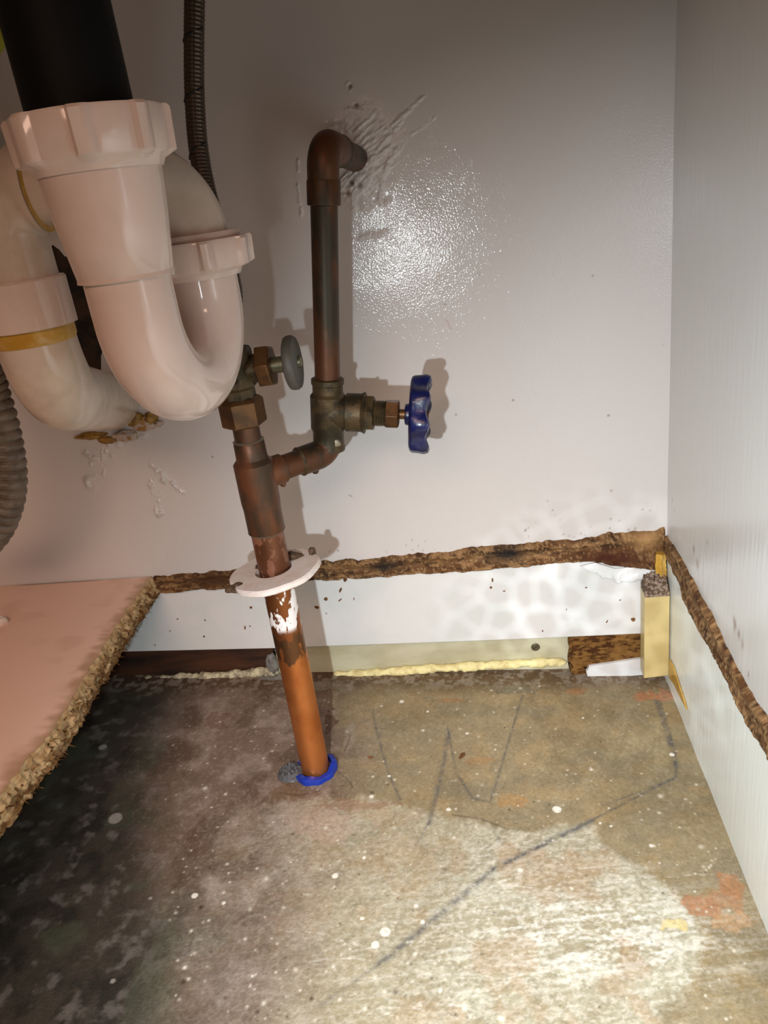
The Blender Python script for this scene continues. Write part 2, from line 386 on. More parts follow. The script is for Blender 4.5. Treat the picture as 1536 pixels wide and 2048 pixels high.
    for px, py in sp:
        q = W((px, py)); d = np.hypot((X - q[0]), (Z - q[1])); k = (np.exp(-(d / rs.uniform(.0004, .0008)) ** 2) * rs.uniform(.3, .8))[..., None]
        col = col * (1 - k) + np.array(s2l((86, 60, 40))) * k
    d = segdist(X, Z, [W((893, 640)), (W((901, 657)))]); k = (np.exp(-(d / .0007) ** 2) * .4)[..., None]; col = col * (1 - k) + np.array(s2l((190, 140, 140))) * k
    V = np.stack([X, D - h, Z], -1).reshape(-1, 3)
    o = link('wall_back', V, grid_faces(len(xs), len(zs)), M['wall'], None, 181, origin=(0, D, -0.285), cols=col.reshape(-1, 3))
    tag(o, 'glossy white painted back panel of the cupboard, with smeared filler round the pipe holes', 'wall', kind='structure')
build_back_wall()

def build_right_wall():
    ys = np.concatenate([np.arange(D + 0.012, 0.29, -0.0014), np.linspace(0.29, -0.05, 30)]); zs = np.concatenate([np.arange(-0.47, -0.18, 0.0014), np.linspace(-0.18, 0.30, 90)])
    Yg, Z = np.meshgrid(ys, zs, indexing='ij')
    h = (fbm(Yg * 14, Z * 9, 8, 3) - .5) * 0.0010
    col = np.ones(Yg.shape + (3,)) * np.array(s2l((216, 214, 210)))
    W = lambda p: tuple(onX(p[0], p[1], XR)[1:])
    rs = np.random.RandomState(9)
    sl_ = np.array([onX(*p, XR) for p in [(1331, 1080), (1374, 1190), (1458, 1325), (1536, 1470), (1700, 1760)]])
    below = smooth(.004, -.004, Z - np.interp(-Yg, -sl_[:, 1], sl_[:, 2]))[..., None]
    col = col * (1 - below) + np.array(s2l((242, 246, 242))) * below
    for (px, py, r, s) in [(1470, 1250, .0022, .8), (1478, 1268, .002, .7), (1485, 1290, .0018, .5), (1468, 1238, .0012, .6), (1415, 1085, .0012, .5), (1395, 1130, .002, .7), (1388, 1098, .0016, .7), (1497, 1350, .001, .7), (1345, 1000, .001, .5), (1349, 1020, .0008, .5)]:
        q = W((px, py)); d = np.hypot((Yg - q[0]), (Z - q[1]) * .55) * (0.6 + fbm(Yg * 500, Z * 400, 3, 2)); k = (np.exp(-(d / r) ** 2) * s)[..., None]
        col = col * (1 - k) + np.array(s2l((128, 84, 58))) * k
    V = np.stack([XR + h, Yg, Z], -1).reshape(-1, 3)
    o = link('wall_right', V, grid_faces(len(ys), len(zs)), M['wall_side'], None, 181, origin=(XR, 0.3, -0.47), cols=col.reshape(-1, 3))
    tag(o, 'white painted right side panel of the cupboard with brushed paint streaks', 'wall', kind='structure')
build_right_wall()

def build_floor():
    xs = np.concatenate([np.linspace(-0.80, -0.36, 90)[:-1], np.arange(-0.36, XR, 0.00062), [XR + .001]])
    ys = np.concatenate([np.linspace(-0.10, 0.235, 40)[:-1], np.arange(0.235, D + 0.030, 0.00062)])
    X, Y = np.meshgrid(xs, ys, indexing='ij')
    W = lambda p: tuple(onF(p[0], p[1])[:2])
    # picture-frame coordinates are only used to read where the stains lie on the slab
    n1 = fbm(X * 22, Y * 22, 31, 5); n2 = fbm(X * 70, Y * 70, 41, 4); n3 = fbm(X * 240, Y * 240, 51, 3); n4 = fbm(X * 9, Y * 9, 61, 4)
    fine = fbm(X * 900, Y * 900, 71, 2)
    def C(*c): return np.array(s2l(c))
    def over(col, k, c): k = np.clip(k, 0, 1)[..., None]; return col * (1 - k) + c * k
    col = np.ones(X.shape + (3,)) * C(150, 134, 102)
    col = over(col, smooth(.45, .62, n1) * .7, C(136, 118, 84))
    col = over(col, smooth(.52, .7, n2) * .5, C(164, 140, 100))
    col = over(col, smooth(.5, .75, fbm(X * 30, Y * 60, 33, 4)) * .5, C(128, 120, 98))
    # brownish middle, then blackened damp left
    q0 = W((700, 1500))[0]
    a = smooth(q0 + .03, q0 - .05, X + (n1 - .5) * .06)
    col = over(col, a, C(122, 102, 88))
    col = over(col, a * smooth(.44, .74, n2) * .9, C(148, 130, 120))
    col = over(col, a * smooth(.5, .68, fbm(X * 40 + 3, Y * 40, 91, 4)) * .8, C(92, 70, 56))
    ql = W((300, 1500))[0]; qm = W((420, 1900))[0]
    edge = ql + (qm - ql) * smooth(.46, .28, Y)
    b = smooth(edge + .035, edge - .035, X + (n4 - .5) * .09 + (n2 - .5) * .03)
    col = over(col, b, C(64, 58, 50))
    col = over(col, b * smooth(.44, .70, n2) * .8, C(40, 38, 34))
    col = over(col, b * smooth(.56, .78, fbm(X * 120, Y * 120, 121, 5)) * .7, C(112, 106, 100))
    col = over(col, b * smooth(.56, .72, fbm(X * 30, Y * 30, 131, 3)) * .5, C(78, 84, 66))
    # back edge: wet dark brown line and grey crust
    yb = Y - 0.0
    e = smooth(.515, .542, Y + (n2 - .5) * .02)
    col = over(col, e * .75, C(84, 58, 42)); col = over(col, e * smooth(.5, .62, n3) * .6, C(150, 140, 126))
    # dusty pale wear in front
    pts = [W(p) for p in [(200, 1650), (480, 1600), (640, 1590), (740, 1588), (800, 1605), (850, 1612), (905, 1632), (950, 1636), (1010, 1652), (1060, 1658), (1120, 1646), (1180, 1640), (1215, 1680), (1262, 1712), (1330, 1762), (1372, 1800), (1400, 1840), (1412, 1900), (1380, 1990), (1330, 2060), (1300, 2300), (-1200, 2300), (-900, 1760)]]
    ins = inside(X, Y, pts); dist = segdist(X, Y, pts[:-2]); sd = np.where(ins, dist, -dist) + (n3 - .5) * .006 + (n2 - .5) * .008
    k = smooth(-.001, .007, sd) * smooth(-.25, .06, X + (n1 - .5) * .14)
    streak = fbm(X * 45 + Y * 12, Y * 420 - X * 60, 141, 3)
    streak2 = fbm(X * 160 + Y * 220, Y * 500 - X * 360, 151, 3)
    spk = fbm(X * 420 + Y * 90, Y * 640 - X * 120, 171, 3)
    col = over(col, k * (.52 + .38 * smooth(.30, .72, n2)), C(180, 175, 152))
    col = over(col, k * smooth(.40, .72, spk) * .42, C(224, 217, 200))
    col = over(col, k * smooth(.46, .80, streak * .5 + streak2 * .5) * .45 * (.3 + n1), C(232, 226, 210))
    wr = np.exp(-((X - W((1180, 1860))[0]) / .075) ** 2 - ((Y - W((1180, 1860))[1]) / .032) ** 2)
    col = over(col, wr * smooth(.38, .72, streak * .6 + spk * .4) * .85, C(240, 238, 228))
    col = over(col, k * smooth(.52, .64, fbm(X * 50, Y * 50, 161, 3)) * .35, C(170, 128, 84))
    # long brush arcs
    rs = np.random.RandomState(3)
    for i in range(70):
        cx, cy = W((rs.uniform(620, 1420), rs.uniform(1720, 2040))); L_ = rs.uniform(.006, .03); an = rs.uniform(-.35, .25)
        p = [(cx + t * L_ * math.cos(an), cy + t * L_ * math.sin(an) - (t * L_) ** 2 * 6) for t in (-1, -.5, 0, .5, 1)]
        sl = (np.abs(X - cx) < .04) & (np.abs(Y - cy) < .03)
        d = np.full(X.shape, 1.0); d[sl] = segdist(X[sl], Y[sl], p)
        col = over(col, np.exp(-(d / .0005) ** 2) * rs.uniform(.1, .45) * smooth(.4, .65, n3), C(240, 236, 226))
    # rust and other patches
    for (px, py, rx, ry, c, s) in [(1400, 1812, .014, .008, (178, 128, 90), .9), (1450, 1800, .012, .008, (178, 132, 96), .75), (1462, 1768, .006, .010, (176, 124, 84), .8), (1350, 1848, .009, .005, (226, 204, 132), .8), (1470, 1840, .012, .006, (206, 160, 116), .5),
                                   (1290, 1390, .010, .006, (176, 116, 80), .8), (1335, 1390, .008, .008, (176, 120, 92), .7), (1150, 1382, .008, .004, (168, 112, 72), .5), (1030, 1600, .012, .006, (178, 132, 78), .6), (900, 1400, .010, .004, (160, 108, 66), .5),
                                   (960, 1520, .009, .006, (172, 128, 76), .5), (1030, 1380, .02, .006, (110, 108, 92), .6), (590, 1580, .020, .010, (112, 86, 60), .7), (720, 1610, .03, .006, (140, 98, 70), .5), (640, 1370, .012, .006, (150, 146, 138), .7),
                                   (560, 1352, .02, .005, (150, 150, 146), .7), (660, 1440, .006, .014, (78, 46, 34), .8), (430, 1440, .012, .012, (112, 78, 66), .6), (650, 1650, .03, .014, (190, 164, 148), .5), (700, 1470, .004, .016, (150, 140, 128), .5)]:
        q = W((px, py)); d = np.hypot((X - q[0]) / rx, (Y - q[1]) / ry) + (n3 - .5) * 1.2 + (n2 - .5) * .9
        col = over(col, smooth(1.05, .75, d) * s * (.7 + .6 * (fine - .2)), C(*c))
    # pencil marks
    for pts_, wd, s in [([(760, 1925), (900, 1810), (990, 1735), (1120, 1670), (1185, 1640)], .0022, .55), ([(985, 1738), (1130, 1668), (1190, 1636), (1280, 1590), (1352, 1553), (1350, 1500), (1318, 1395)], .0009, .55),
                        ([(1312, 1400), (1345, 1500), (1352, 1530)], .0020, .55), ([(745, 1425), (752, 1455), (775, 1540), (800, 1598)], .0011, .5), ([(898, 1460), (880, 1560), (858, 1645)], .0018, .5),
                        ([(895, 1455), (913, 1545), (945, 1595), (980, 1602), (1000, 1540), (1020, 1470), (1045, 1390)], .0010, .5), ([(985, 1650), (1005, 1690)], .0008, .4), ([(830, 1690), (860, 1640)], .0007, .4),
                        ([(1205, 1610), (1355, 1555)], .0009, .4), ([(640, 2010), (760, 1925)], .0016, .25)]:
        d = segdist(X, Y, [W(p) for p in pts_])
        col = over(col, np.exp(-(d / wd) ** 2) * s * smooth(.25, .6, n3 * .6 + fine * .4) * 1.3, C(74, 76, 80))
    # cracks near the pipe foot
    for pts_ in [[(672, 1540), (700, 1562), (705, 1575)], [(690, 1500), (700, 1470)], [(560, 1585), (600, 1590), (640, 1580)], [(905, 1628), (960, 1636), (1010, 1655)]]:
        d = segdist(X, Y, [W(p) for p in pts_]); col = over(col, np.exp(-(d / .0006) ** 2) * .6, C(70, 46, 34))
    # paint drips, splashes and grit
    for (px, py, r) in [(1114, 1617, .0030), (770, 1863, .0030), (750, 1888, .0024), (743, 1592, .0017), (897, 1618, .0016), (778, 1551, .0012), (1040, 1739, .0016), (1302, 1689, .0013), (934, 1465, .0012), (1166, 1435, .0010), (803, 1402, .0020), (855, 1422, .0012), (389, 1790, .0020), (447, 1805, .0012), (230, 1635, .0050), (670, 1750, .0020), (832, 1810, .0014), (724, 1836, .0012), (845, 1842, .0014), (205, 1493, .0032), (1340, 1902, .0012), (1344, 1508, .0018), (990, 1498, .0008), (728, 1714, .0012), (1222, 1651, .0009), (1200, 1645, .0009), (300, 1795, .0012), (225, 1960, .0015), (880, 1980, .0011)]:
        q = W((px, py)); d = np.hypot(X - q[0], Y - q[1]) / r + (n3 - .5) * .25
        col = over(col, smooth(1.1, .85, d) * .95, C(236, 230, 216) if px > 330 else C(150, 146, 138))
    for i in range(520):
        px, py = rs.uniform(330, 1500), rs.uniform(1370, 2040); q = W((px, py))
        if q[0] > XR - .003: continue
        r = .00045 + rs.exponential(.00022); sl = (np.abs(X - q[0]) < .004) & (np.abs(Y - q[1]) < .004)
        d = np.hypot(X[sl] - q[0], Y[sl] - q[1]); kk = (np.exp(-(d / r) ** 2) * rs.uniform(.4, 1))[:, None]
        cc = C(240, 232, 214) if rs.rand() < .8 else C(52, 38, 26)
        col[sl] = col[sl] * (1 - kk) + cc * kk
    gr = fbm(X * 620, Y * 520, 191, 3)
    col = over(col, (1 - b) * smooth(.60, .78, gr) * .14, C(214, 204, 184)); col = over(col, smooth(.40, .24, gr) * .18, C(66, 54, 42))
    col = col * (0.86 + .28 * fine[..., None]) * (.9 + .2 * n3[..., None])
    hgt = (n1 - .5) * .0012 + (n2 - .5) * .0006
    Z = fz(X, Y) + hgt - .0006
    V = np.stack([X, Y, Z], -1).reshape(-1, 3)
    o = link('floor', V, grid_faces(len(xs), len(ys)), M['floor'], None, 181, origin=(0, 0.3, float(fz(0, .3))), cols=col.reshape(-1, 3))
    tag(o, 'stained old concrete slab with pencil lines, white paint spots and a pale worn patch', 'floor', kind='structure')
build_floor()

o = MB().prism([(-.75, -.17, .285), (XR + .02, -.17, .285), (XR + .02, D + .02, .285), (-.75, D + .02, .285)], (0, 0, .03)).go('ceiling', M['wall_plain'], None)
tag(o, 'underside of the worktop closing the cupboard above the frame', 'ceiling', kind='structure')

# white baseboard along the back wall, below the torn groove
def polyY(pts, Y): return [onY(px, py, Y) for px, py in pts]
def build_baseboard():
    top = [(180, 1178), (310, 1170), (640, 1150), (1000, 1125), (1190, 1115), (1300, 1110), (1330, 1105)]
    bot = [(1330, 1266), (1275, 1268), (1100, 1276), (930, 1283), (643, 1293), (545, 1297), (240, 1304), (180, 1306)]
    MB().prism(polyY(top + bot, D + .0006), (0, .010, 0)).go('baseboard_back', M['white_board'], None, 35, bevel=.0006)
    o = bpy.data.objects['baseboard_back']
    tag(o, 'white painted baseboard at the foot of the back panel, dotted with brown crumbs', 'baseboard', kind='structure')
build_baseboard()
# masonry behind the recess under the baseboard
o = MB().prism([(-.52, D + .0245, fz(-.52, .56) - .03), (XR + .02, D + .0245, fz(XR, .56) - .03), (XR + .02, D + .0245, -.27), (-.52, D + .0245, -.27)], (0, .02, 0)).go('trim_1', M['mortar'], None)
tag(o, 'dark masonry hidden in the gap under the white baseboard', 'wall', kind='structure')

# ------------------------------------------------------------------ cabinet base board with the torn edge (left)
def build_base_board():
    A = onY(0, 1172, D); B = onY(300, 1152, D); Cc = onZ(0, 1585, -.275)
    n = np.cross(B - A, Cc - A); n = n / n[2]
    zf = lambda x, y: (np.dot(n, A) - n[0] * x - n[1] * y)
    edge_px = [(303, 1152), (285, 1180), (262, 1210), (240, 1240), (219, 1269), (190, 1315), (156, 1374), (130, 1420), (105, 1460), (60, 1513), (0, 1585), (-80, 1690), (-200, 1850)]
    ep = np.array([onP(px, py, A, n) for px, py in edge_px])
    ys = np.arange(D - .0005, .16, -.0012); ex = np.interp(-ys, -ep[:, 1], ep[:, 0])
    r = np.random.RandomState(4); ex = ex + (fbm(ys * 60, ys * 0, 5, 4) - .5) * .005 + (fbm(ys * 400, ys * 0, 6, 2) - .5) * .002
    root = thing('cabinet_base_board', (-.36, .38, float(zf(-.36, .38)) - .016), 'remaining pinkish white cabinet floor board at left with a torn chipboard edge', 'cabinet board')
    # painted top
    us = np.linspace(0, 1, 60); X = -.80 + (ex[:, None] + .80) * us[None, :] ** .6; Yy = np.repeat(ys[:, None], 60, 1)
    Z = zf(X, Yy) + (fbm(X * 20, Yy * 20, 2, 3) - .5) * .0008
    col = np.ones(X.shape + (3,)) * np.array(s2l((242, 208, 190)))
    dd = ex[:, None] - X
    k = smooth(.010, .0, dd + (fbm(X * 200, Yy * 200, 9, 3) - .5) * .014)[..., None] * .75; col = col * (1 - k) + np.array(s2l((168, 132, 92))) * k
    k = smooth(.60, .74, fbm(X * 40, Yy * 40, 19, 4))[..., None] * .25; col = col * (1 - k) + np.array(s2l((190, 150, 120))) * k
    for px, py, rr in [(95, 1438, .0018), (185, 1255, .0012), (150, 1262, .0008), (120, 1395, .0008)]:
        q = onP(px, py, A, n); d = np.hypot(X - q[0], Yy - q[1]); k = (np.exp(-(d / rr) ** 2) * .9)[..., None]; col = col * (1 - k) + np.array(s2l((110, 56, 30))) * k
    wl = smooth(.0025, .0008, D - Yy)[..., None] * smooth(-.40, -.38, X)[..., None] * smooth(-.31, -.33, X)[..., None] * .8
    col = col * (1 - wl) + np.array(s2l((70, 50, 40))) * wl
    link('painted_top', np.stack([X, Yy, Z], -1).reshape(-1, 3), grid_faces(len(ys), 60), M['base_top'], root, 181, cols=col.reshape(-1, 3))
    # torn edge: from the top edge down and a little under, rough
    nv = 22; t = np.linspace(0, 1, nv); S = np.repeat(ys[:, None], nv, 1); Tt = np.repeat(t[None, :], len(ys), 0)
    rough = (fbm(S * 420, Tt * 14, 14, 3) - .45) * .0048 * np.sin(np.pi * np.clip(Tt, 0, 1)) ** .5 + (fbm(S * 800, Tt * 26, 15, 2) - .5) * .0018 * (Tt > .02)
    Xe = ex[:, None] + .0035 * np.sin(Tt * 1.4) + rough
    Ze = zf(ex[:, None], S) - .0165 * Tt - (fbm(S * 500, Tt * 0, 17, 2) - .5) * .004 * Tt
    n5 = fbm(S * 300, Tt * 8, 44, 3)
    col = np.ones(S.shape + (3,)) * np.array(s2l((188, 160, 120)))
    def ov(c, k, q): k = np.clip(k, 0, 1)[..., None]; return c * (1 - k) + np.array(s2l(q)) * k
    col = ov(col, smooth(.45, .6, n5), (166, 134, 94)); col = ov(col, smooth(.5, 1.0, Tt + (n5 - .5) * .9) * .9, (112, 78, 42))
    col = ov(col, smooth(.5, .6, fbm(S * 120, Tt * 3, 45, 3)) * smooth(.2, .6, Tt) * .7, (84, 54, 26))
    Vt = np.stack([Xe, S, Ze], -1)
    under = Vt[:, -1:, :].copy(); under[..., 0] = -.80; under[..., 2] = zf(-.80, ys)[:, None] - .0165
    V = np.concatenate([Vt, under], 1); cc = np.concatenate([col, col[:, -1:, :]], 1)
    link('torn_edge', V.reshape(-1, 3), grid_faces(len(ys), nv + 1), M['wood_side'], root, 60, cols=cc.reshape(-1, 3))['label'] = 'rough torn chipboard edge'
    # loose splinters bristling from the edge
    mb = MB()
    for i in range(240):
        j = r.randint(6, len(ys) - 60); tt = r.uniform(.15, 1.0)
        c = np.array([ex[j] + .003 * math.sin(tt * 1.4) + .0005, ys[j], zf(ex[j], ys[j]) - .0165 * tt])
        d = nrm((r.uniform(.2, 1), r.uniform(-.8, .8), r.uniform(-.9, .3))); L_ = r.uniform(.0015, .0055); wdt = nrm(np.cross(d, (r.rand(), r.rand(), 1.2))) * r.uniform(.0003, .0009); tk = nrm(np.cross(d, wdt)) * .00025
        mb.add([c - wdt - tk, c + wdt - tk, c + wdt + tk, c - wdt + tk, c + d * L_], [(0, 3, 2, 1), (0, 1, 4), (1, 2, 4), (2, 3, 4), (3, 0, 4)])
    sp = mb.go('splinter_fringe', M['particle'], root, 0); sp['kind'] = 'stuff'
    return zf
base_z = build_base_board()

# ------------------------------------------------------------------ torn remains of the removed board: back and right
def strip(name, up, lo, lift, to3, normal, matl, label, seed, dark=None, nu=420, nv=22):
    up = np.array(up, float); lo = np.array(lo, float)
    def res(p, n):
        s = np.concatenate([[0], np.cumsum(np.hypot(*(np.diff(p, axis=0).T)))]); s /= s[-1]; q = np.linspace(0, 1, n)
        return np.stack([np.interp(q, s, p[:, 0]), np.interp(q, s, p[:, 1])], -1)
    U = res(up, nu); L_ = res(lo, nu); q = np.linspace(0, 1, nu)
    U[:, 1] += (fbm(q * 60, q * 0, seed, 4) - .5) * 10; L_[:, 1] += (fbm(q * 50, q * 0 + 4, seed + 1, 4) - .5) * 8
    a3 = np.array([to3(*p) for p in U]); b3 = np.array([to3(*p) for p in L_])
    t = np.linspace(0, 1, nv); P = a3[:, None, :] * (1 - t)[None, :, None] + b3[:, None, :] * t[None, :, None]
    Q = np.repeat(q[:, None], nv, 1); T = np.repeat(t[None, :], nu, 0)
    ends = np.minimum(smooth(0, .004, Q), smooth(1, .996, Q))
    prof = smooth(0, .12, T) * smooth(1, .9, T) * ends
    n1 = fbm(Q * 60, T * 7, seed + 3, 4); n2 = fbm(Q * 12, T * 6, seed + 5, 4); n3 = fbm(Q * 300, T * 22, seed + 7, 2)
    h = prof * lift * (.35 + .7 * n2 + .6 * (n1 - .5) + .25 * np.sin(T * 9)) + (n3 - .5) * .0012 * prof - .0008 * (1 - prof)
    P = P + np.array(normal)[None, None, :] * h[..., None]
    def ov(c, k, q_): k = np.clip(k, 0, 1)[..., None]; return c * (1 - k) + np.array(s2l(q_)) * k
    col = np.ones(Q.shape + (3,)) * np.array(s2l((110, 80, 52)))
    col = ov(col, smooth(.42, .6, n2), (92, 60, 34)); col = ov(col, smooth(.5, .65, n1) * .8, (148, 112, 74))
    col = ov(col, smooth(.55, .68, fbm(Q * 60, T * 9, seed + 9, 3)) * .85, (58, 38, 24)); col = ov(col, smooth(.62, .72, n3) * .6, (176, 142, 100))
    if dark:
        for u0, t0, su, st, c in dark: col = ov(col, np.exp(-((Q - u0) / su) ** 2 - ((T - t0) / st) ** 2) * 1.2 * (.4 + n1), c)
    # back face, so the strip is a solid
    Pb = P.copy(); Pb = a3[:, None, :] * (1 - t)[None, :, None] + b3[:, None, :] * t[None, :, None] - np.array(normal)[None, None, :] * .001
    V = np.concatenate([P.reshape(-1, 3), Pb.reshape(-1, 3)]); f = grid_faces(nu, nv); nn = nu * nv
    f2 = [tuple(i + nn for i in r_[::-1]) for r_ in f]; rim = []
    idx = [i * nv for i in range(nu)] + [(nu - 1) * nv + j for j in range(1, nv)] + [i * nv + nv - 1 for i in range(nu - 2, -1, -1)] + [j for j in range(nv - 2, 0, -1)]
    for a, b in zip(idx, idx[1:] + idx[:1]): rim.append((a, b, b + nn, a + nn))
    o = link(name, V, f + f2 + rim, matl, None, 60, cols=np.concatenate([col.reshape(-1, 3)] * 2))
    return tag(o, label, 'torn board', 'torn remains of the cabinet floor board')
back_up = [(306, 1152), (380, 1146), (450, 1140), (560, 1130), (645, 1121), (755, 1115), (899, 1100), (974, 1090), (1048, 1084), (1193, 1074), (1219, 1062), (1310, 1060), (1331, 1050)]
back_lo = [(306, 1186), (380, 1181), (450, 1176), (560, 1168), (621, 1161), (707, 1158), (856, 1147), (931, 1143), (1016, 1135), (1097, 1129), (1187, 1124), (1235, 1135), (1300, 1142), (1331, 1140)]
strip('torn_board_strip', back_up, back_lo, .0038, lambda x, y: onY(x, y, D), (0, -1, 0), M['wood'],
      'long torn strip of brown rotten chipboard across the foot of the back panel', 100,
      dark=[(.69, .35, .035, .3, (34, 30, 30)), (.45, .4, .03, .25, (44, 36, 30)), (.12, .4, .06, .4, (74, 48, 28)), (.9, .75, .07, .25, (70, 34, 20)), (.96, .2, .03, .2, (164, 126, 82))])
side_up = [(1331, 1062), (1340, 1078), (1361, 1110), (1383, 1149), (1422, 1220), (1458, 1299), (1502, 1382), (1536, 1432), (1620, 1570), (1760, 1800)]
side_lo = [(1330, 1098), (1339, 1116), (1352, 1147), (1365, 1173), (1374, 1202), (1396, 1246), (1422, 1294), (1458, 1356), (1502, 1455), (1536, 1510), (1620, 1660), (1760, 1910)]
strip('torn_board_strip', side_up, side_lo, .0034, lambda x, y: onX(x, y, XR), (-1, 0, 0), M['wood_side'],
      'torn brown chipboard strip running forward along the right side panel', 200, nu=420, nv=18)

# ------------------------------------------------------------------ what sits in the recess under the baseboard
def slab(name, px, Y, th, m, label, cat, ang=35, bevel=.0004, **k):
    o = MB().prism(polyY(px, Y), (0, th, 0)).go(name, m, None, ang, bevel=bevel); return tag(o, label, cat, **k)
def ragged(a, b, n, amp, seed):
    r = np.random.RandomState(seed); return [(a[0] + (b[0] - a[0]) * i / n + (r.uniform(-amp, amp) if 0 < i < n else 0), a[1] + (b[1] - a[1]) * i / n + (r.uniform(-amp, amp) if 0 < i < n else 0)) for i in range(n + 1)]
slab('timber_batten', [(150, 1288), (548, 1280)] + ragged((548, 1285), (545, 1362), 6, 4, 1) + [(150, 1372)], D + .012, .011, M['batten'],
     'dark brown damp timber batten in the gap left of the copper pipe', 'batten')
root = thing('backing_board', (0.02, D + .012, -.40), 'pale greenish grey backing board under the white baseboard, right of the copper pipe', 'board')
bpts = [(552, 1284), (1139, 1262)] + ragged((1139, 1268), (1137, 1348), 7, 4, 2) + [(552, 1372)]
MB().prism(polyY(bpts, D + .012), (0, .010, 0)).go('board', M['pale_board'], root, 35, bevel=.0004)
c = onY(1071, 1294, D + .012)
sc_ = MB().lathe(c + np.array([0, .001, 0]), (0, -1, 0), [(0, .0036), (.0016, .0036), (.0022, .0030), (.0022, .0010)], 24).go('screw_head', M['steel'], root, 35, label='small round screw head')
MB().box(c + np.array([0, -.0013, 0]), (.0024, 0, .001), (0, .0002, 0), (-.0002, 0, .0005)).go('screw_slot', M['dirt'], sc_, 0)

def foam_bead(name, pts, r0, Y, m, label, cat, seed, seg=14):
    rs = np.random.RandomState(seed); path = spline([onY(px, py, Y) for px, py in pts], 24); n = len(path)
    q = np.linspace(0, 1, n); rad = r0 * (.75 + .7 * fbm(q * 26, q * 0, seed, 3)) * np.minimum(1, np.minimum(q, 1 - q) * 40 + .3)
    mb = MB(); mb.tube(path, rad, seg, up=(0, 0, 1)); V = np.array(mb.v)
    V += (np.stack([fbm(V[:, 0] * 300, V[:, 2] * 300 + V[:, 1] * 200, seed + k, 2) for k in range(3)], -1) - .5) * r0 * .7
    o = link(name, V, mb.f, m, None, 60); return tag(o, label, cat)
foam_bead('foam_bead', [(665, 1350), (760, 1345), (850, 1338), (950, 1332), (1040, 1327), (1134, 1324)], .0034, D + .0095, M['foam'], 'pale yellow bead of expanding foam between slab and backing board, right of pipe', 'foam bead', 11)
foam_bead('foam_bead', [(285, 1360), (360, 1357), (420, 1352), (470, 1349), (520, 1344), (560, 1340)], .0034, D + .0095, M['foam_dirty'], 'dirty bead of cream foam under the dark batten, left of copper pipe', 'foam bead', 12)

def lump(name, c, rad, m, label, cat, seed, amp=.35, parent=None, sub=3):
    bm = bmesh.new(); bmesh.ops.create_icosphere(bm, subdivisions=sub, radius=1.0)
    V = np.array([v.co[:] for v in bm.verts]); f = [[v.index for v in q.verts] for q in bm.faces]; bm.free()
    k = 1 + amp * (fbm(V[:, 0] * 2.2 + seed, V[:, 1] * 2.2 + V[:, 2] * 1.7, seed, 4) - .5) * 2
    V = V * k[:, None] * np.array(rad) + np.array(c)
    o = link(name, V, f, m, parent, 60); 
    if parent is None: tag(o, label, cat)
    elif label: o['label'] = label
    return o
lump('mortar_lump', onY(545, 1330, D + .009), (.0055, .0045, .011), M['mortar'], 'rough grey lump of mortar beside the copper pipe under the baseboard', 'mortar', 5)

chunk_px = ragged((1141, 1274), (1143, 1352), 10, 6, 5)
o = slab('chipboard_remnant', [(1141, 1270), (1290, 1262), (1290, 1322), (1165, 1334)] + ragged((1178, 1345), (1150, 1355), 3, 3, 6) + chunk_px[::-1], D + .004, .008, M['particle'],
         'rough brown chipboard remnant left of the yellow corner block', 'chipboard piece', 0, 0)
o = slab('white_board_strip', [(1178, 1333), (1292, 1316), (1292, 1350), (1200, 1357)] + ragged((1170, 1360), (1178, 1333), 6, 3, 8), D + .0015, .004, M['white_board'],
         'short broken strip of white board on the slab below the chipboard remnant', 'board strip')

# corner block with torn top and the run of glue on the side panel
def build_corner_block():
    Yf = D - .016
    tl, tr, br, bl = (1289, 1190), (1340, 1186), (1340, 1351), (1288, 1357)
    a = [onY(*p, Yf) for p in (tl, tr, br, bl)]
    for p in a[1:3]: p[0] = min(p[0], XR - .0006)
    root = thing('corner_block', (float(np.mean([p[0] for p in a])), Yf + .006, float(a[3][2])), 'tan painted wooden corner block with torn grey top where back and right panels meet', 'corner block')
    MB().prism(a, (0, .0135, 0)).go('block_body', M['block'], root, 35, bevel=.0005)
    c = (a[0] + a[1]) / 2 + np.array([0, .0065, .0015])
    hw = (a[1][0] - a[0][0]) / 2
    # torn fibrous top
    r = np.random.RandomState(2); n = 26; gx = np.linspace(-1, 1, n); GX, GY = np.meshgrid(gx, gx, indexing='ij')
    hz = (.0030 + .0085 * fbm(GX * 5, GY * 5, 3, 4) + .003 * fbm(GX * 16, GY * 16, 5, 2)) * smooth(1.0, .8, np.maximum(np.abs(GX), np.abs(GY))) + .0022 * (GY + 1)
    V = np.stack([c[0] + GX * hw * .99, c[1] + GY * .0066, c[2] - .002 + hz], -1).reshape(-1, 3)
    Vb = V.copy(); Vb[:, 2] = c[2] - .004; nn = n * n; f = grid_faces(n, n)
    idx = [i * n for i in range(n)] + [(n - 1) * n + j for j in range(1, n)] + [i * n + n - 1 for i in range(n - 2, -1, -1)] + [j for j in range(n - 2, 0, -1)]
    link('torn_top', np.concatenate([V, Vb]), f + [tuple(i + nn for i in q[::-1]) for q in f] + [(p, q, q + nn, p + nn) for p, q in zip(idx, idx[1:] + idx[:1])], M['fibre'], root, 60)['label'] = 'torn grey fibrous top'
    # glue run on the side panel
    pts = [(1341, 1318), (1349, 1332), (1358, 1362), (1370, 1398), (1376, 1420), (1368, 1405), (1352, 1372), (1341, 1356)]
    MB().prism([onX(px, py, XR - .0003) for px, py in pts], (-.0012, 0, 0)).go('glue_run', M['glue'], root, 60, label='tapering amber run of dried glue', bevel=.0004)
build_corner_block()
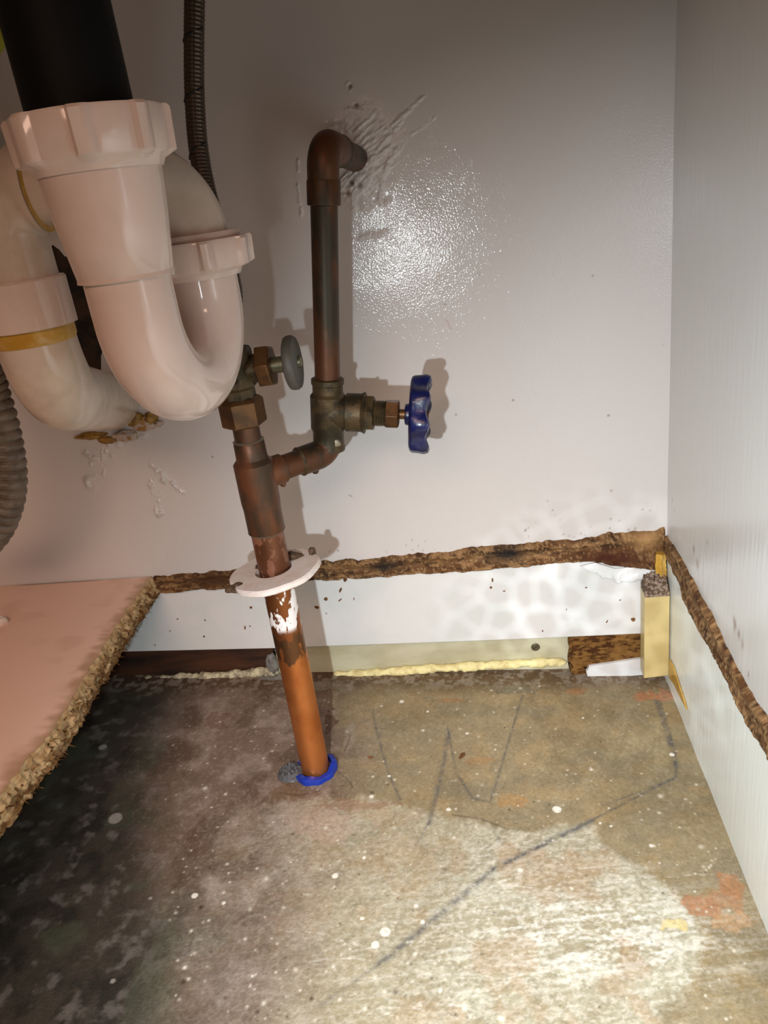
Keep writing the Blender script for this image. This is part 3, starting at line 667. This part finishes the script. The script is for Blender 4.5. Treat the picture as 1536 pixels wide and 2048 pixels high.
def build_glue_stub():
    pts = [onY(px, py, D - .004) for px, py in [(1322, 1106), (1320, 1125), (1321, 1145), (1319, 1170)]]
    mb = MB(); q = np.linspace(0, 1, 37); path = spline(pts, 12)
    mb.tube(path, .0040 * (1 + .25 * (fbm(q * 9, q * 0, 3, 3) - .5)), 12, prof=lambda t: 1 + .22 * math.sin(5 * t))
    o = mb.go('dried_glue', M['glue'], None, 60); tag(o, 'streaky amber stub of dried glue standing in the corner above the tan block', 'glue')
build_glue_stub()
# peeling paint flap by the corner
def build_flap():
    up = np.array([(1160, 1132), (1190, 1125), (1230, 1137), (1265, 1133), (1300, 1139), (1309, 1140)], float); lo = np.array([(1185, 1146), (1208, 1156), (1238, 1165), (1262, 1163), (1290, 1158), (1308, 1147)], float)
    nu, nv = 60, 14; q = np.linspace(0, 1, nu); I = lambda p: np.stack([np.interp(q, np.linspace(0, 1, len(p)), p[:, k]) for k in (0, 1)], -1)
    U, L_ = I(up), I(lo); V = []
    L_[:, 1] += (fbm(q * 22, q * 0, 2, 3) - .5) * 9
    for i in range(nu):
        for j in range(nv):
            t = j / (nv - 1); p = U[i] * (1 - t) + L_[i] * t
            V.append(onY(p[0], p[1], D - .0012 - .0035 * t - .0012 * math.sin(q[i] * 9 + t * 3)))
    V = np.array(V); o = link('paint_flap', V, grid_faces(nu, nv), M['white_board'], None, 60)
    s = o.modifiers.new('thickness', 'SOLIDIFY'); s.thickness = .0005; s.offset = 1
    tag(o, 'curled flap of peeling white paint at right end of the baseboard', 'paint flap')
build_flap()

# ------------------------------------------------------------------ copper pipework
BX, BY = float(onF(632, 1540)[0]), float(onF(632, 1540)[1])
BZ = float(fz(BX, BY))
def zat(X, Y, py):
    lo, hi = -.5, .3
    for _ in range(50):
        m = (lo + hi) / 2; c = R.T @ np.array((X, Y, m)); y = 1024 + F * c[1] / c[2]
        if y > py: lo = m
        else: hi = m
    return m
def build_pipework():
    root = thing('copper_pipework', (BX, BY, BZ), 'copper water pipework from slab to wall with a tee and two valves', 'pipework')
    zb = lambda py: zat(BX, BY, py)
    up = (0, 0, 1); ax = np.array([BX, BY, 0.0]); at = lambda z: np.array([BX, BY, z])
    # riser
    MB().tube([at(BZ - .004), at(zb(1058))], [.0101, .0104], 40, up=(1, 0, 0)).go('riser_pipe', M['copper_bright'], root)
    # tee: lower socket, body, upper socket
    z1, z2, z3, z4, z5 = zb(1062), zb(1015), zb(1000), zb(925), zb(882)
    tee = MB().tube([at(z) for z in (z1, z1 + .0008, z2, z3, z4, z4 + .003, z5 - .001, z5)], [.0112, .0117, .0117, .0122, .0122, .0096, .0094, .0088], 40, up=(1, 0, 0))
    UA, UB = np.array(onY(655, 760, .47)), np.array(onY(648, 410, .47))        # axis of the upper pipe
    ud = nrm(UB - UA); LE = UA - ud * .047                                     # corner of the lower elbow
    zt = zb(968); T0 = at(zt); T1 = np.array([LE[0], LE[1], zt + .000]); T1 = LE.copy(); T0[2] = LE[2] - .001
    bd = nrm(T1 - T0)
    tee.tube([T0, T0 + bd * .0185, T0 + bd * .0190], [.0094, .0094, .0086], 32)
    tee_o = tee.go('tee_fitting', M['copper_old'], root)
    MB().ring(at(z1 - .0003), up, [(-.0006, .0102), (.0012, .0119), (.0018, .0102)], 40).go('solder_ring', M['solder'], tee_o)
    MB().ring(at(z5), up, [(-.0008, .0080), (.0006, .0095), (.0012, .0080)], 40).go('solder_ring', M['solder'], tee_o)
    lump('solder_drip', T0 + bd * .017 + np.array([0, 0, -.0098]), (.0022, .0022, .0024), M['copper_old'], None, None, 4, .2, tee_o, 2)
    # short pipe between tee and stop valve
    zn0, zn1 = zb(850), zb(795)
    MB().tube([at(z5 - .004), at(zn0 + .002)], .0081, 32, up=(1, 0, 0)).go('stub_pipe', M['copper_old'], root)
    # stop valve with its grey knob
    hexp = dict(seg=6)
    v = MB(); zv = zb(741); zv1 = zb(697)
    v.tube([at(zn1 - .001), at(zn1 + .005), at(zn1 + .007), at(zv1 - .002), at(zv1)], [.0100, .0100, .0122, .0122, .0112], 8, up=(1, 0, 0), phase=math.pi / 8)
    v.tube([at(zv1), at(zv1 + .006)], [.0072, .0072], 24, up=(1, 0, 0))
    v.tube([at(zv), at(zv) + np.array([.0148, 0, 0])], .0082, 24)
    vo = v.go('stop_valve', M['bronze'], root, 25)
    MB().tube([at(zn0), at(zn0 + .001), at(zn1 - .002), at(zn1)], [.0122, .0136, .0136, .0112], 6, up=(1, 0, 0), phase=.35).go('compression_nut', M['brass'], vo, 20, bevel=.0004)
    X0 = BX + .0135; tilt = nrm((1, 0, .02)); Pn = lambda d, z=0: at(zv) + tilt * d + np.array([0, 0, z])
    MB().tube([Pn(.0135), Pn(.0145), Pn(.0155), Pn(.0225), Pn(.0235)], [.0085, .0085, .0128, .0128, .0112], 6, phase=.3).go('bonnet_nut', M['brass'], vo, 20, bevel=.0004)
    MB().tube([Pn(.022), Pn(.0325)], .0048, 20).go('valve_stem', M['steel'], vo)
    MB().tube([Pn(.0320), Pn(.0326), Pn(.0340), Pn(.0365), Pn(.0380), Pn(.0388)], [.0136, .0150, .0156, .0156, .0146, .0110], 40).go('knob', M['grey_plastic'], vo, 40, label='flat round grey knob')
    MB().tube([Pn(.0385), Pn(.0400), Pn(.0410)], [.0034, .0034, .0018], 16).go('knob_screw', M['steel'], vo)
    # branch: short pipe, lower elbow
    e0 = T0 + bd * .0185; col0 = T1 - bd * .016
    MB().tube([e0 - bd * .003, col0 + bd * .003], .0079, 28).go('branch_pipe', M['copper_dark'], root)
    path = fillet([T1 - bd * .0225, T1, T1 + ud * .0165], .0105, 12); n = len(path)
    rr = np.full(n, .0093); rr[0] = .0092
    eb = MB().tube([path[0] - bd * .0002, path[0]] + path[1:], np.concatenate([[.0084], rr]), 32)
    elb = eb.go('lower_elbow', M['copper_dark'], root)
    MB().ring(path[0], bd, [(-.0012, .0079), (.0004, .0096), (.0014, .0080)], 32).go('solder_ring', M['bronze'], elb)
    lump('solder_drip', T1 - bd * .0125 + np.array([0, 0, -.0093]), (.0026, .0022, .0024), M['copper_dark'], None, None, 6, .2, elb, 2)
    # gate valve
    gc = UA - ud * .0205; gx = nrm(np.array([1, -.0, -.045]) - ud * np.dot((1, 0, -.045), ud)); G = lambda d: gc + gx * d
    g = MB().tube([gc + ud * t for t in (-.0255, -.0250, -.0225, -.0215, -.0125, -.0105, .0105, .0125, .0175, .0182, .0212, .0218)],
                  [.0098, .0106, .0106, .0100, .0100, .0112, .0112, .0096, .0096, .0103, .0103, .0092], 36)
    g.tube([G(0), G(.0115), G(.0125)], [.0112, .0105, .0110], 32)
    go_ = g.go('gate_valve', M['bronze'], root)
    b = MB().tube([G(.0115), G(.0120), G(.0215), G(.0235), G(.0240)], [.0112, .0122, .0122, .0134, .0126], 36)
    b.tube([G(.0235), G(.0240), G(.0290), G(.0295)], [.0115, .0120, .0120, .0106], 6, phase=.2)
    b.tube([G(.029)] + [G(.0293 + .0008 * k) for k in range(11)], [.0084] + [.0084 if k % 2 else .0076 for k in range(11)], 28)
    b.go('bonnet', M['bronze'], go_, 30)
    MB().tube([G(.0368), G(.0372), G(.0448), G(.0454)], [.0082, .0092, .0092, .0076], 6, phase=.45).go('packing_nut', M['brass'], go_, 20, bevel=.0003)
    MB().tube([G(.0448), G(.0640)], .0032, 18).go('valve_stem', M['brass'], go_)
    # handwheel: lobed rim, spokes and hub
    hw = MB(); c0 = G(.0530); seg = 112; V = []; Fc = []
    u = nrm(ud - gx * np.dot(ud, gx)); vv = np.cross(gx, u); lob = 8
    prof = [(.0000, .0236), (-.0008, .0215), (.0010, .0172), (.0040, .0166), (.0074, .0178), (.0100, .0196), (.0112, .0216), (.0104, .0238), (.0080, .0246), (.0040, .0240), (.0012, .0244)]
    mlen = len(prof)
    for j in range(seg):
        t = 2 * math.pi * j / seg; k = math.cos(lob * t)
        for a, r in prof:
            big = r > .02
            rr_ = r * (1 + .055 * k * (1 if a > .002 else .35)) - (0 if big else -.0004 * k); aa = a * (1 + .10 * k) if a > .003 else a
            V.append(c0 + gx * aa + rr_ * (math.cos(t) * u + math.sin(t) * vv))
    for j in range(seg):
        for i in range(mlen): Fc.append((j * mlen + i, j * mlen + (i + 1) % mlen, ((j + 1) % seg) * mlen + (i + 1) % mlen, ((j + 1) % seg) * mlen + i))
    hw.add(V, Fc)
    for k in range(4):
        t = k * math.pi / 2 + .4; d = math.cos(t) * u + math.sin(t) * vv; s_ = np.cross(gx, d)
        hw.add([c0 + gx * (a + .0005) + d * r + s_ * w_ for r, a0 in ((.004, 0), (.0182, .002)) for a, w_ in ((a0 - .0005, -.0036), (a0 - .0005, .0036), (a0 + .004, .0030), (a0 + .004, -.0030))],
               [(0, 1, 2, 3), (7, 6, 5, 4), (0, 4, 5, 1), (1, 5, 6, 2), (2, 6, 7, 3), (3, 7, 4, 0)])
    hw.tube([G(.0490), G(.0495), G(.0535), G(.0600), G(.0606)], [.0058, .0068, .0074, .0068, .0056], 28)
    hw.go('handwheel', M['blue'], go_, 40, label='blue lobed metal handwheel')
    MB().tube([G(.0600), G(.0625), G(.0632)], [.0046, .0046, .0032], 6).go('wheel_nut', M['brass'], go_, 20)
    # upper pipe and the elbow into the wall
    EC = UB + ud * .0315
    EW = np.array(onY(712, 318, D)); ed = nrm(EW - EC)
    MB().tube([UA - ud * .006, UB + ud * .006], .0079, 36).go('upper_pipe', M['copper_dark'], root)
    path = fillet([UB, EC, EC + ed * .030], .0115, 14); n = len(path)
    eb = MB().tube([UB - ud * .0003] + path + [path[-1] + ed * .0003], np.concatenate([[.0084], [.0092] * 1, [.0092] * (n - 2), [.0092], [.0084]]), 36)
    eb.tube([UB - ud * .0004, UB, UB + ud * .0125, UB + ud * .0140], [.0088, .0097, .0097, .0090], 36)
    eo = eb.go('upper_elbow', M['copper_dark'], root)
    MB().ring(EC + ed * .0300, ed, [(-.0010, .0078), (.0004, .0095), (.0016, .0078)], 36).go('solder_ring', M['bronze'], eo)
    lump('solder_patch', T1 + ud * .0075 + np.array([.0050, -.0066, 0]), (.0040, .0022, .0036), M['solder'], None, None, 8, .4, elb, 2)
    MB().tube([EC + ed * .026, EC + ed * (np.linalg.norm(EW - EC) + .002)], .0079, 32).go('wall_pipe', M['copper_dark'], root)
    return root, ud, EW
build_pipework()

# loose cover plate that slid up the riser
def build_collar():
    zc = zat(BX, BY, 1143); ax = nrm((-.09, .03, 1)); c = np.array([BX - .0004, BY - .001, zc])
    root = thing('cover_plate', c, 'round chipped white pipe cover plate hanging loose on the copper riser', 'cover plate')
    rs = np.random.RandomState(8)
    def fn(a, r, t):
        if r > .02:
            bite = math.exp(-((t - 3.75 + .0) / .24) ** 2) * .0030
            r = r - bite + .0005 * math.sin(7 * t) + rs.uniform(-.0002, .0002)
        return a, r
    MB().ring(c, ax, [(-.0022, .0122), (-.0022, .0292), (-.0014, .0302), (.0012, .0302), (.0022, .0292), (.0022, .0122)], 120, fn).go('plate', M['white_chip'], root)
    u = nrm(np.array([1, 0, 0]) - ax * ax[0]); v = np.cross(ax, u)
    for t, r, s, hz in [(3.75, .0262, (.0078, .0046, .0028), -.0002), (1.05, .0175, (.0080, .0050, .0030), .0026), (2.6, .0135, (.003, .003, .0022), .002), (.62, .0285, (.0026, .004, .0040), .0022)]:
        lump('broken_patch', c + (math.cos(t) * u + math.sin(t) * v) * r + ax * hz, s, M['dirt'], 'crumbly brown broken patch', None, int(t * 10), .45, root)
build_collar()

# plastic sleeve round the foot of the riser, with crumpled film
def build_sleeve():
    root = thing('pipe_sleeve', (BX, BY, BZ), 'blue plastic sleeve round the copper pipe where it enters the slab', 'pipe sleeve')
    def fn(a, r, t):
        d = abs((t - 4.2 + math.pi) % (2 * math.pi) - math.pi)
        return a + .0012 * math.sin(3 * t + 1) * (1 if a > 0 else 0), r + .0008 * math.sin(2 * t) + .0004 * math.sin(9 * t)
    MB().ring((BX, BY, BZ), (0, 0, 1), [(-.004, .0112), (-.004, .0150), (.0026, .0156), (.0038, .0150), (.0040, .0118)], 72, fn).go('sleeve_ring', M['blue_sleeve'], root)
    # film beside it
    n = 34; g = np.linspace(-1, 1, n); A, B = np.meshgrid(g, g, indexing='ij'); q = onF(583, 1548)
    rad = np.hypot(A, B); k = smooth(1.05, .6, rad)
    Z = fz(q[0] + A * .010, q[1] + B * .0095) + .0006 + k * (.0015 + .0055 * np.abs(fbm(A * 4, B * 4, 3, 3) - .5) * 2 + .003 * fbm(A * 9, B * 9, 9, 2))
    Rr = np.clip(rad, 0, 1) / np.maximum(rad, 1e-6)
    V = np.stack([q[0] + A * Rr * .010, q[1] + B * Rr * .0095, Z], -1).reshape(-1, 3)
    o = link('crumpled_film', V, grid_faces(n, n), M['film'], root, 60); o['label'] = 'crumpled clear plastic film'
    s = o.modifiers.new('thickness', 'SOLIDIFY'); s.thickness = .0003
    lump('dark_hole', np.array([q[0] - .001, q[1], fz(q[0], q[1]) - .0002]), (.0085, .0075, .0012), M['batten'], None, None, 3, .25, root)
build_sleeve()

# ------------------------------------------------------------------ sink waste trap
FX, FY = -0.1398, 0.3266                     # inlet leg
RX, RY = -0.1316, 0.3979                    # outlet leg
LX, LY = -0.2245, 0.3901                    # left drop
def build_trap():
    zf_ = lambda py: zat(FX, FY, py)
    A = np.array([FX, FY, 0.]); B = np.array([RX, RY, 0.]); mid = (A + B) / 2; s = np.linalg.norm(B - A) / 2; hd = nrm(B - A); zc = -0.0400
    root = thing('sink_trap', (FX, FY, zc - s - .02), 'glossy white plastic sink waste trap with two grip nuts, hanging at left', 'waste trap')
    # bend
    rU = 0.0181; path = [A + np.array([0, 0, z]) for z in (-0.0207, -0.0221, -0.0228, -0.0322)] ; rad = [0.0199, 0.0202, rU, rU]
    for k in range(0, 33):
        t = math.pi * k / 32; path.append(mid - hd * s * math.cos(t) + np.array([0, 0, zc - s * math.sin(t)])); rad.append(rU)
    path += [B + np.array([0, 0, z]) for z in (-0.0340, -0.0317, -0.0308)]; rad += [rU, rU, 0.0195]
    tb = MB().tube(path, rad, 48, up=hd).go('trap_bend', M['pvc'], root, 50)
    # inlet socket
    MB().tube([A + np.array([0, 0, z]) for z in (0.0207, 0.0175, 0.0110, 0, -0.0207, -0.0219)], [0.0245, 0.0241, 0.0237, 0.0226, 0.0199, 0.0184], 48, up=hd).go('inlet_socket', M['pvc'], root, 50)
    def grip_nut(name, c, z0, z1, r, collar, lobes, phase, dirn=1):
        mb = MB(); seg = lobes * 16; V = []; Fc = []
        lv = [(z0 - .0040 * dirn, collar, 0), (z0 - .0015 * dirn, collar + .0012, 0), (z0, r * .93, .5), (z0 + .0012 * dirn, r * .965, 1), (z1 - .0012 * dirn, r * .985, 1), (z1, r * .97, .8), (z1 + .0002 * dirn, r * .90, 0)]
        for z, rr_, lb in lv:
            for j in range(seg):
                t = 2 * math.pi * j / seg + phase; p = (j % 16) / 16.0
                tooth = smooth(.02, .06, p) * smooth(.34, .30, p)       # broad gap, raised lug
                flat = 1 / math.cos(((p - .66 + .5) % 1 - .5) * 2 * math.pi / lobes * .95) - 1
                V.append((c[0] + rr_ * (1 + lb * (.075 * tooth + .25 * flat)) * math.cos(t), c[1] + rr_ * (1 + lb * (.075 * tooth + .25 * flat)) * math.sin(t), z))
        nl = len(lv)
        for i in range(nl - 1):
            for j in range(seg):
                k = (j + 1) % seg; Fc.append((i * seg + j, i * seg + k, (i + 1) * seg + k, (i + 1) * seg + j))
        Fc.append(tuple(range(seg))); Fc.append(tuple((nl - 1) * seg + j for j in range(seg)))
        return mb.add(V, Fc).go(name, M['pvc'], root, 40)
    grip_nut('inlet_nut', A, 0.0225, 0.0400, 0.0300, 0.0250, 8, .95)['label'] = 'large white grip nut under the black pipe'
    grip_nut('outlet_nut', B, -0.0276, -0.0138, 0.0274, 0.0204, 8, .35)['label'] = 'smaller white grip nut on the far leg'
    MB().ring(B + np.array([0, 0, -0.0121]), (0, 0, 1), [(-0.0017, 0.0179), (-0.0017, 0.0232), (0, 0.0241), (0.0015, 0.0232), (0.0015, 0.0179)], 40).go('washer_flange', M['pvc'], root, 50)
    # return bend over to the left
    zt = 0.0198; L0 = np.array([LX, LY, zt]); Rt = np.array([RX, RY, zt])
    hl = nrm(L0 - Rt)
    path = fillet([B + np.array([0, 0, -0.0147]), Rt, Rt + hl * 0.0699], 0.0313, 16)
    MB().tube(path, 0.0179, 44).go('return_bend', M['pvc_old'], root, 50)
    # left drop: elbow, coupling, glue, long bend into the wall
    rF = 0.0204; S = L0 - hl * 0.0239
    path = fillet([S, L0, np.array([LX, LY, -0.0276])], 0.0225, 14)
    MB().tube([S - hl * 0.0003] + path, [0.0184] + [rF + 0.0011] * 3 + [rF] * (len(path) - 3), 44).go('outlet_elbow', M['pvc_old'], root, 50)
    MB().ring(S - hl * 0.0002, hl, [(-0.0007, 0.0179), (-0.0002, 0.0208), (0.0004, 0.0179)], 40).go('glue_line', M['glue'], root, 50, label='thin amber line of old glue')
    at = lambda z: np.array([LX, LY, z])
    z0, z1 = zat(LX, LY, 655), zat(LX, LY, 560)
    MB().tube([at(z) for z in (z0, z0 + 0.0004, z1 - 0.0009, z1, z1 + 0.0006)], [0.0226, 0.0234, 0.0234, 0.0226, 0.0198], 48, up=(1, 0, 0)).go('coupling', M['pvc'], root, 35)
    MB().tube([at(z) for z in (z0 - 0.0078, z0 - 0.0060, z0 - 0.0028, z0 + 0.0009)], [0.0203, 0.0212, 0.0213, 0.0212], 48, up=(1, 0, 0)).go('glue_band', M['glue'], root, 60, label='amber glue squeezed out below the coupling')
    W = np.array(onY(222, 806, D)); K = np.array([LX, LY + 0.0028, -0.0810])
    path = fillet([at(z0 - 0.0009), K, W + nrm(W - K) * 0.0009], 0.0368, 20)
    MB().tube(path, 0.0204, 48, up=(1, 0, 0)).go('wall_bend', M['pvc_old'], root, 50)
build_trap()
# black tailpipe
mb = MB(); t0 = np.array([FX - .002, FY, .0396])
mb.tube([t0 + np.array([-.000 * k, 0, .010 * k]) for k in range(13)], [.0206] * 12 + [.0208], 40, up=(1, 0, 0))
o = mb.go('drain_tailpipe', M['rubber'], None, 50); tag(o, 'thick black pipe coming down into the large white grip nut at top left', 'drain pipe')
# pale pipe and earth cable behind, far left
mb = MB(); p0 = onY(-42, 330, .44); mb.tube([np.array([p0[0], p0[1], p0[2] + .02 * k]) for k in range(8)], .0165, 32, up=(1, 0, 0))
o = mb.go('waste_pipe', M['pale_pipe'], None, 50); tag(o, 'pale grey upright pipe at far left edge behind the black pipe', 'pipe')
mb = MB(); mb.tube(spline([onY(-30, -60, .42), onY(2, 20, .42), onY(4, 60, .42), onY(-25, 110, .42), onY(-60, 150, .42)], 10), .0042, 16)
o = mb.go('earth_cable', M['cable_yg'], None, 60); tag(o, 'yellow green cable just showing at the top left corner beside the black pipe', 'cable')

# crumbly putty where the waste goes through the back panel
def build_putty():
    root = thing('putty_collar', onY(250, 860, D), 'crumbly grey and amber putty packed round the white waste bend at the wall', 'putty')
    for i, (px, py, r, mm) in enumerate([(285, 848, (.0095, .004, .0060), 'putty'), (250, 872, (.010, .0032, .0042), 'putty'), (302, 838, (.0055, .0036, .0045), 'amber'), (180, 872, (.012, .0026, .0026), 'amber'), (214, 880, (.0070, .0028, .0032), 'amber'), (318, 846, (.003, .0026, .0022), 'putty'), (268, 838, (.007, .005, .006), 'amber')]):
        lump('putty_piece', onY(px, py, D - .001), r, M[mm], None, None, 30 + i, .5, root)
build_putty()

lump('panel_blotch', onY(152, 640, D + .001), (.021, .003, .052), M['blotch'], 'dark brown cavity in the back panel between the two legs of the white trap', 'hole', 14, .3)  # thin dark brown lump laid against the back panel behind the trap

# braided hose
def build_braided():
    zv1 = zat(BX, BY, 697)
    pts = [onY(389, -90, .480), onY(389, 0, .478), onY(388, 90, .476), onY(389, 190, .474), onY(396, 290, .470), onY(412, 380, .462), onY(440, 480, .452), onY(466, 590, .442), np.array([BX, BY, zv1 + .016])]
    path = np.array(spline(pts, 30)); n = len(path)
    root = thing('braided_hose', (BX, BY, zv1 + .0065), 'thin braided steel water hose with black threads running down to the stop valve', 'hose')
    L_ = np.concatenate([[0], np.cumsum(np.linalg.norm(np.diff(path, axis=0), axis=1))])
    s_ = np.linspace(0, L_[-1], 1000); P = np.stack([np.interp(s_, L_, path[:, k]) for k in range(3)], -1)
    mb = MB(); mb.tube(P, .0054, 60, up=(1, 0, 0)); V = np.array(mb.v).reshape(len(P), 60, 3); C0 = V.mean(1, keepdims=True)
    th = np.arange(60) * 2 * math.pi / 60
    k = .00028 * np.sin(7 * th[None, :] + s_[:, None] * 1500) * np.sin(7 * th[None, :] - s_[:, None] * 1500)
    dirn = (V - C0); dirn /= np.linalg.norm(dirn, axis=2, keepdims=True); V = V + dirn * k[..., None]
    link('hose_body', V.reshape(-1, 3), mb.f, M['braid'], root, 181)
    # black tracer threads, showing where they come to the surface of the weave
    for d0 in np.arange(.012, L_[-1] - .02, .029):
        for t0, t1 in ((-2.9, -1.35), (-.9, -.35)):
            q = []
            for t in np.linspace(t0, t1, 9):
                d = d0 - (t + 2.9) * .0028; i = int(np.interp(d, s_, np.arange(len(s_)))); T = nrm(P[min(i + 1, len(P) - 1)] - P[max(i - 1, 0)])
                a = nrm(np.array((1., 0, 0)) - T * T[0]); b = np.array((0, 1., 0)); b = nrm(b - T * np.dot(b, T)); q.append(P[i] + (a * math.cos(t) + b * math.sin(t)) * .0054)
            MB().tube(q, .0007, 8).go('black_thread', M['black_thread'], root, 60)
    MB().tube([np.array([BX, BY, zv1 + z]) for z in (.006, .0065, .015, .016)], [.0066, .0074, .0074, .0062], 6, up=(1, 0, 0)).go('hose_nut', M['bronze'], root, 20)
build_braided()

# corrugated hose
def build_corrugated():
    Yh = .452
    pts = [onY(px, py, Yh + dy) for px, py, dy in [(-42, 690, -.008), (-22, 770, 0), (2, 850, 0), (17, 930, 0), (16, 990, 0), (-2, 1048, 0), (-36, 1090, 0), (-90, 1112, 0)]]
    path = np.array(spline(pts, 30)); L_ = np.concatenate([[0], np.cumsum(np.linalg.norm(np.diff(path, axis=0), axis=1))])
    s_ = np.linspace(0, L_[-1], 520); P = np.stack([np.interp(s_, L_, path[:, k]) for k in range(3)], -1)
    ph = (s_ / .0064) % 1
    rad = .0092 + .0022 * np.clip(np.sin(math.pi * ph), 0, 1) ** .6
    o = MB().tube(P, rad, 32, up=(0, 1, 0)).go('corrugated_hose', M['hose'], None, 70)
    tag(o, 'grey corrugated drain hose curving down at the left edge below the trap', 'hose')
build_corrugated()

# ------------------------------------------------------------------ small loose bits
def shard(seed, L_, W_, T_):
    r = np.random.RandomState(seed); n = 7; pts = []
    for i in range(n):
        t = 2 * math.pi * i / n; pts.append((L_ * math.cos(t) * r.uniform(.6, 1), W_ * math.sin(t) * r.uniform(.6, 1)))
    V = [(x, y, 0) for x, y in pts] + [(x * .8, y * .8, T_ * r.uniform(.6, 1.2)) for x, y in pts]
    me = bpy.data.meshes.new('wood_crumb'); me.from_pydata(V, [], [tuple(range(n))[::-1], tuple(range(n, 2 * n))] + [(i, (i + 1) % n, n + (i + 1) % n, n + i) for i in range(n)]); me.update()
    me.materials.append(M['chip']); return me
shards = [shard(k, *d) for k, d in enumerate([(.0026, .0009, .0008), (.0020, .0012, .0009), (.0030, .0007, .0007), (.0016, .0014, .0010), (.0012, .0006, .0006)])]
crumbs = [(681, 1180, 0, 1.2, 60), (652, 1198, 3, 1.4, 70), (680, 1200, 2, 1.0, 35), (708, 1198, 2, .7, 80), (634, 1214, 1, 1.4, -20), (690, 1158, 1, 1.8, 75), (653, 1227, 4, .8, 90), (490, 1255, 0, .9, 80), (500, 1252, 4, .9, -50), (502, 1215, 3, 1.0, 60),
          (408, 1273, 3, .8, 0), (355, 1238, 4, 1, 20), (410, 1240, 4, 1, -50), (310, 1290, 2, .6, -60), (340, 1262, 4, .9, 60), (985, 1160, 0, .9, 90), (982, 1175, 3, .9, 80), (1008, 1182, 4, 1, 0), (1266, 1239, 3, 1.5, 40), (1214, 1243, 2, .8, 60), (1133, 1219, 2, .5, 75), (1172, 1175, 4, 1, 0), (1085, 1262, 4, 1, 70), (1240, 1200, 4, .8, 10)]
for i, (px, py, k, s_, an) in enumerate(crumbs):
    o = bpy.data.objects.new('wood_crumb', shards[k]); COL.objects.link(o)
    o.location = onY(px, py, D + .0005); o.rotation_euler = (math.pi / 2, math.radians(-an), 0); o.scale = (s_, s_, s_)
    tag(o, 'tiny brown wood crumb stuck to the white baseboard', 'wood crumb', 'wood crumbs on the baseboard')
def floor_bit(name, px, py, L_, W_, T_, m, an, label, cat):
    q = onF(px, py); mb = MB(); r = np.random.RandomState(px); n = 9; lo = []; hi = []
    for i in range(n):
        t = 2 * math.pi * i / n; x = L_ * math.cos(t) * r.uniform(.65, 1); y = W_ * math.sin(t) * r.uniform(.65, 1); c, s_ = math.cos(an), math.sin(an)
        X, Y = q[0] + x * c - y * s_, q[1] + x * s_ + y * c; lo.append((X, Y, fz(X, Y) + .0002)); hi.append((q[0] + (X - q[0]) * .75, q[1] + (Y - q[1]) * .75, fz(X, Y) + T_ * r.uniform(.7, 1.2)))
    mb.add(lo + hi, [tuple(range(n))[::-1], tuple(range(n, 2 * n))] + [(i, (i + 1) % n, n + (i + 1) % n, n + i) for i in range(n)])
    return tag(mb.go(name, m, None, 0), label, cat)
floor_bit('wood_flake', 924, 1512, .0042, .0022, .0016, M['chip'], .9, 'brown curled wood flake lying on the slab right of the copper pipe', 'wood flake')
floor_bit('wood_flake', 742, 1516, .0028, .0009, .0010, M['chip'], -.2, 'small dark sliver of wood on the slab close beside the copper pipe', 'wood flake')
lump('plaster_crumb', onP(2, 1243, onY(0, 1172, D), (0, 0, 1.)) + np.array([0, 0, .0]), (.0045, .0045, .0045), M['white_chip'], 'small white plaster crumb on the cabinet board at left edge', 'plaster crumb', 9, .4)
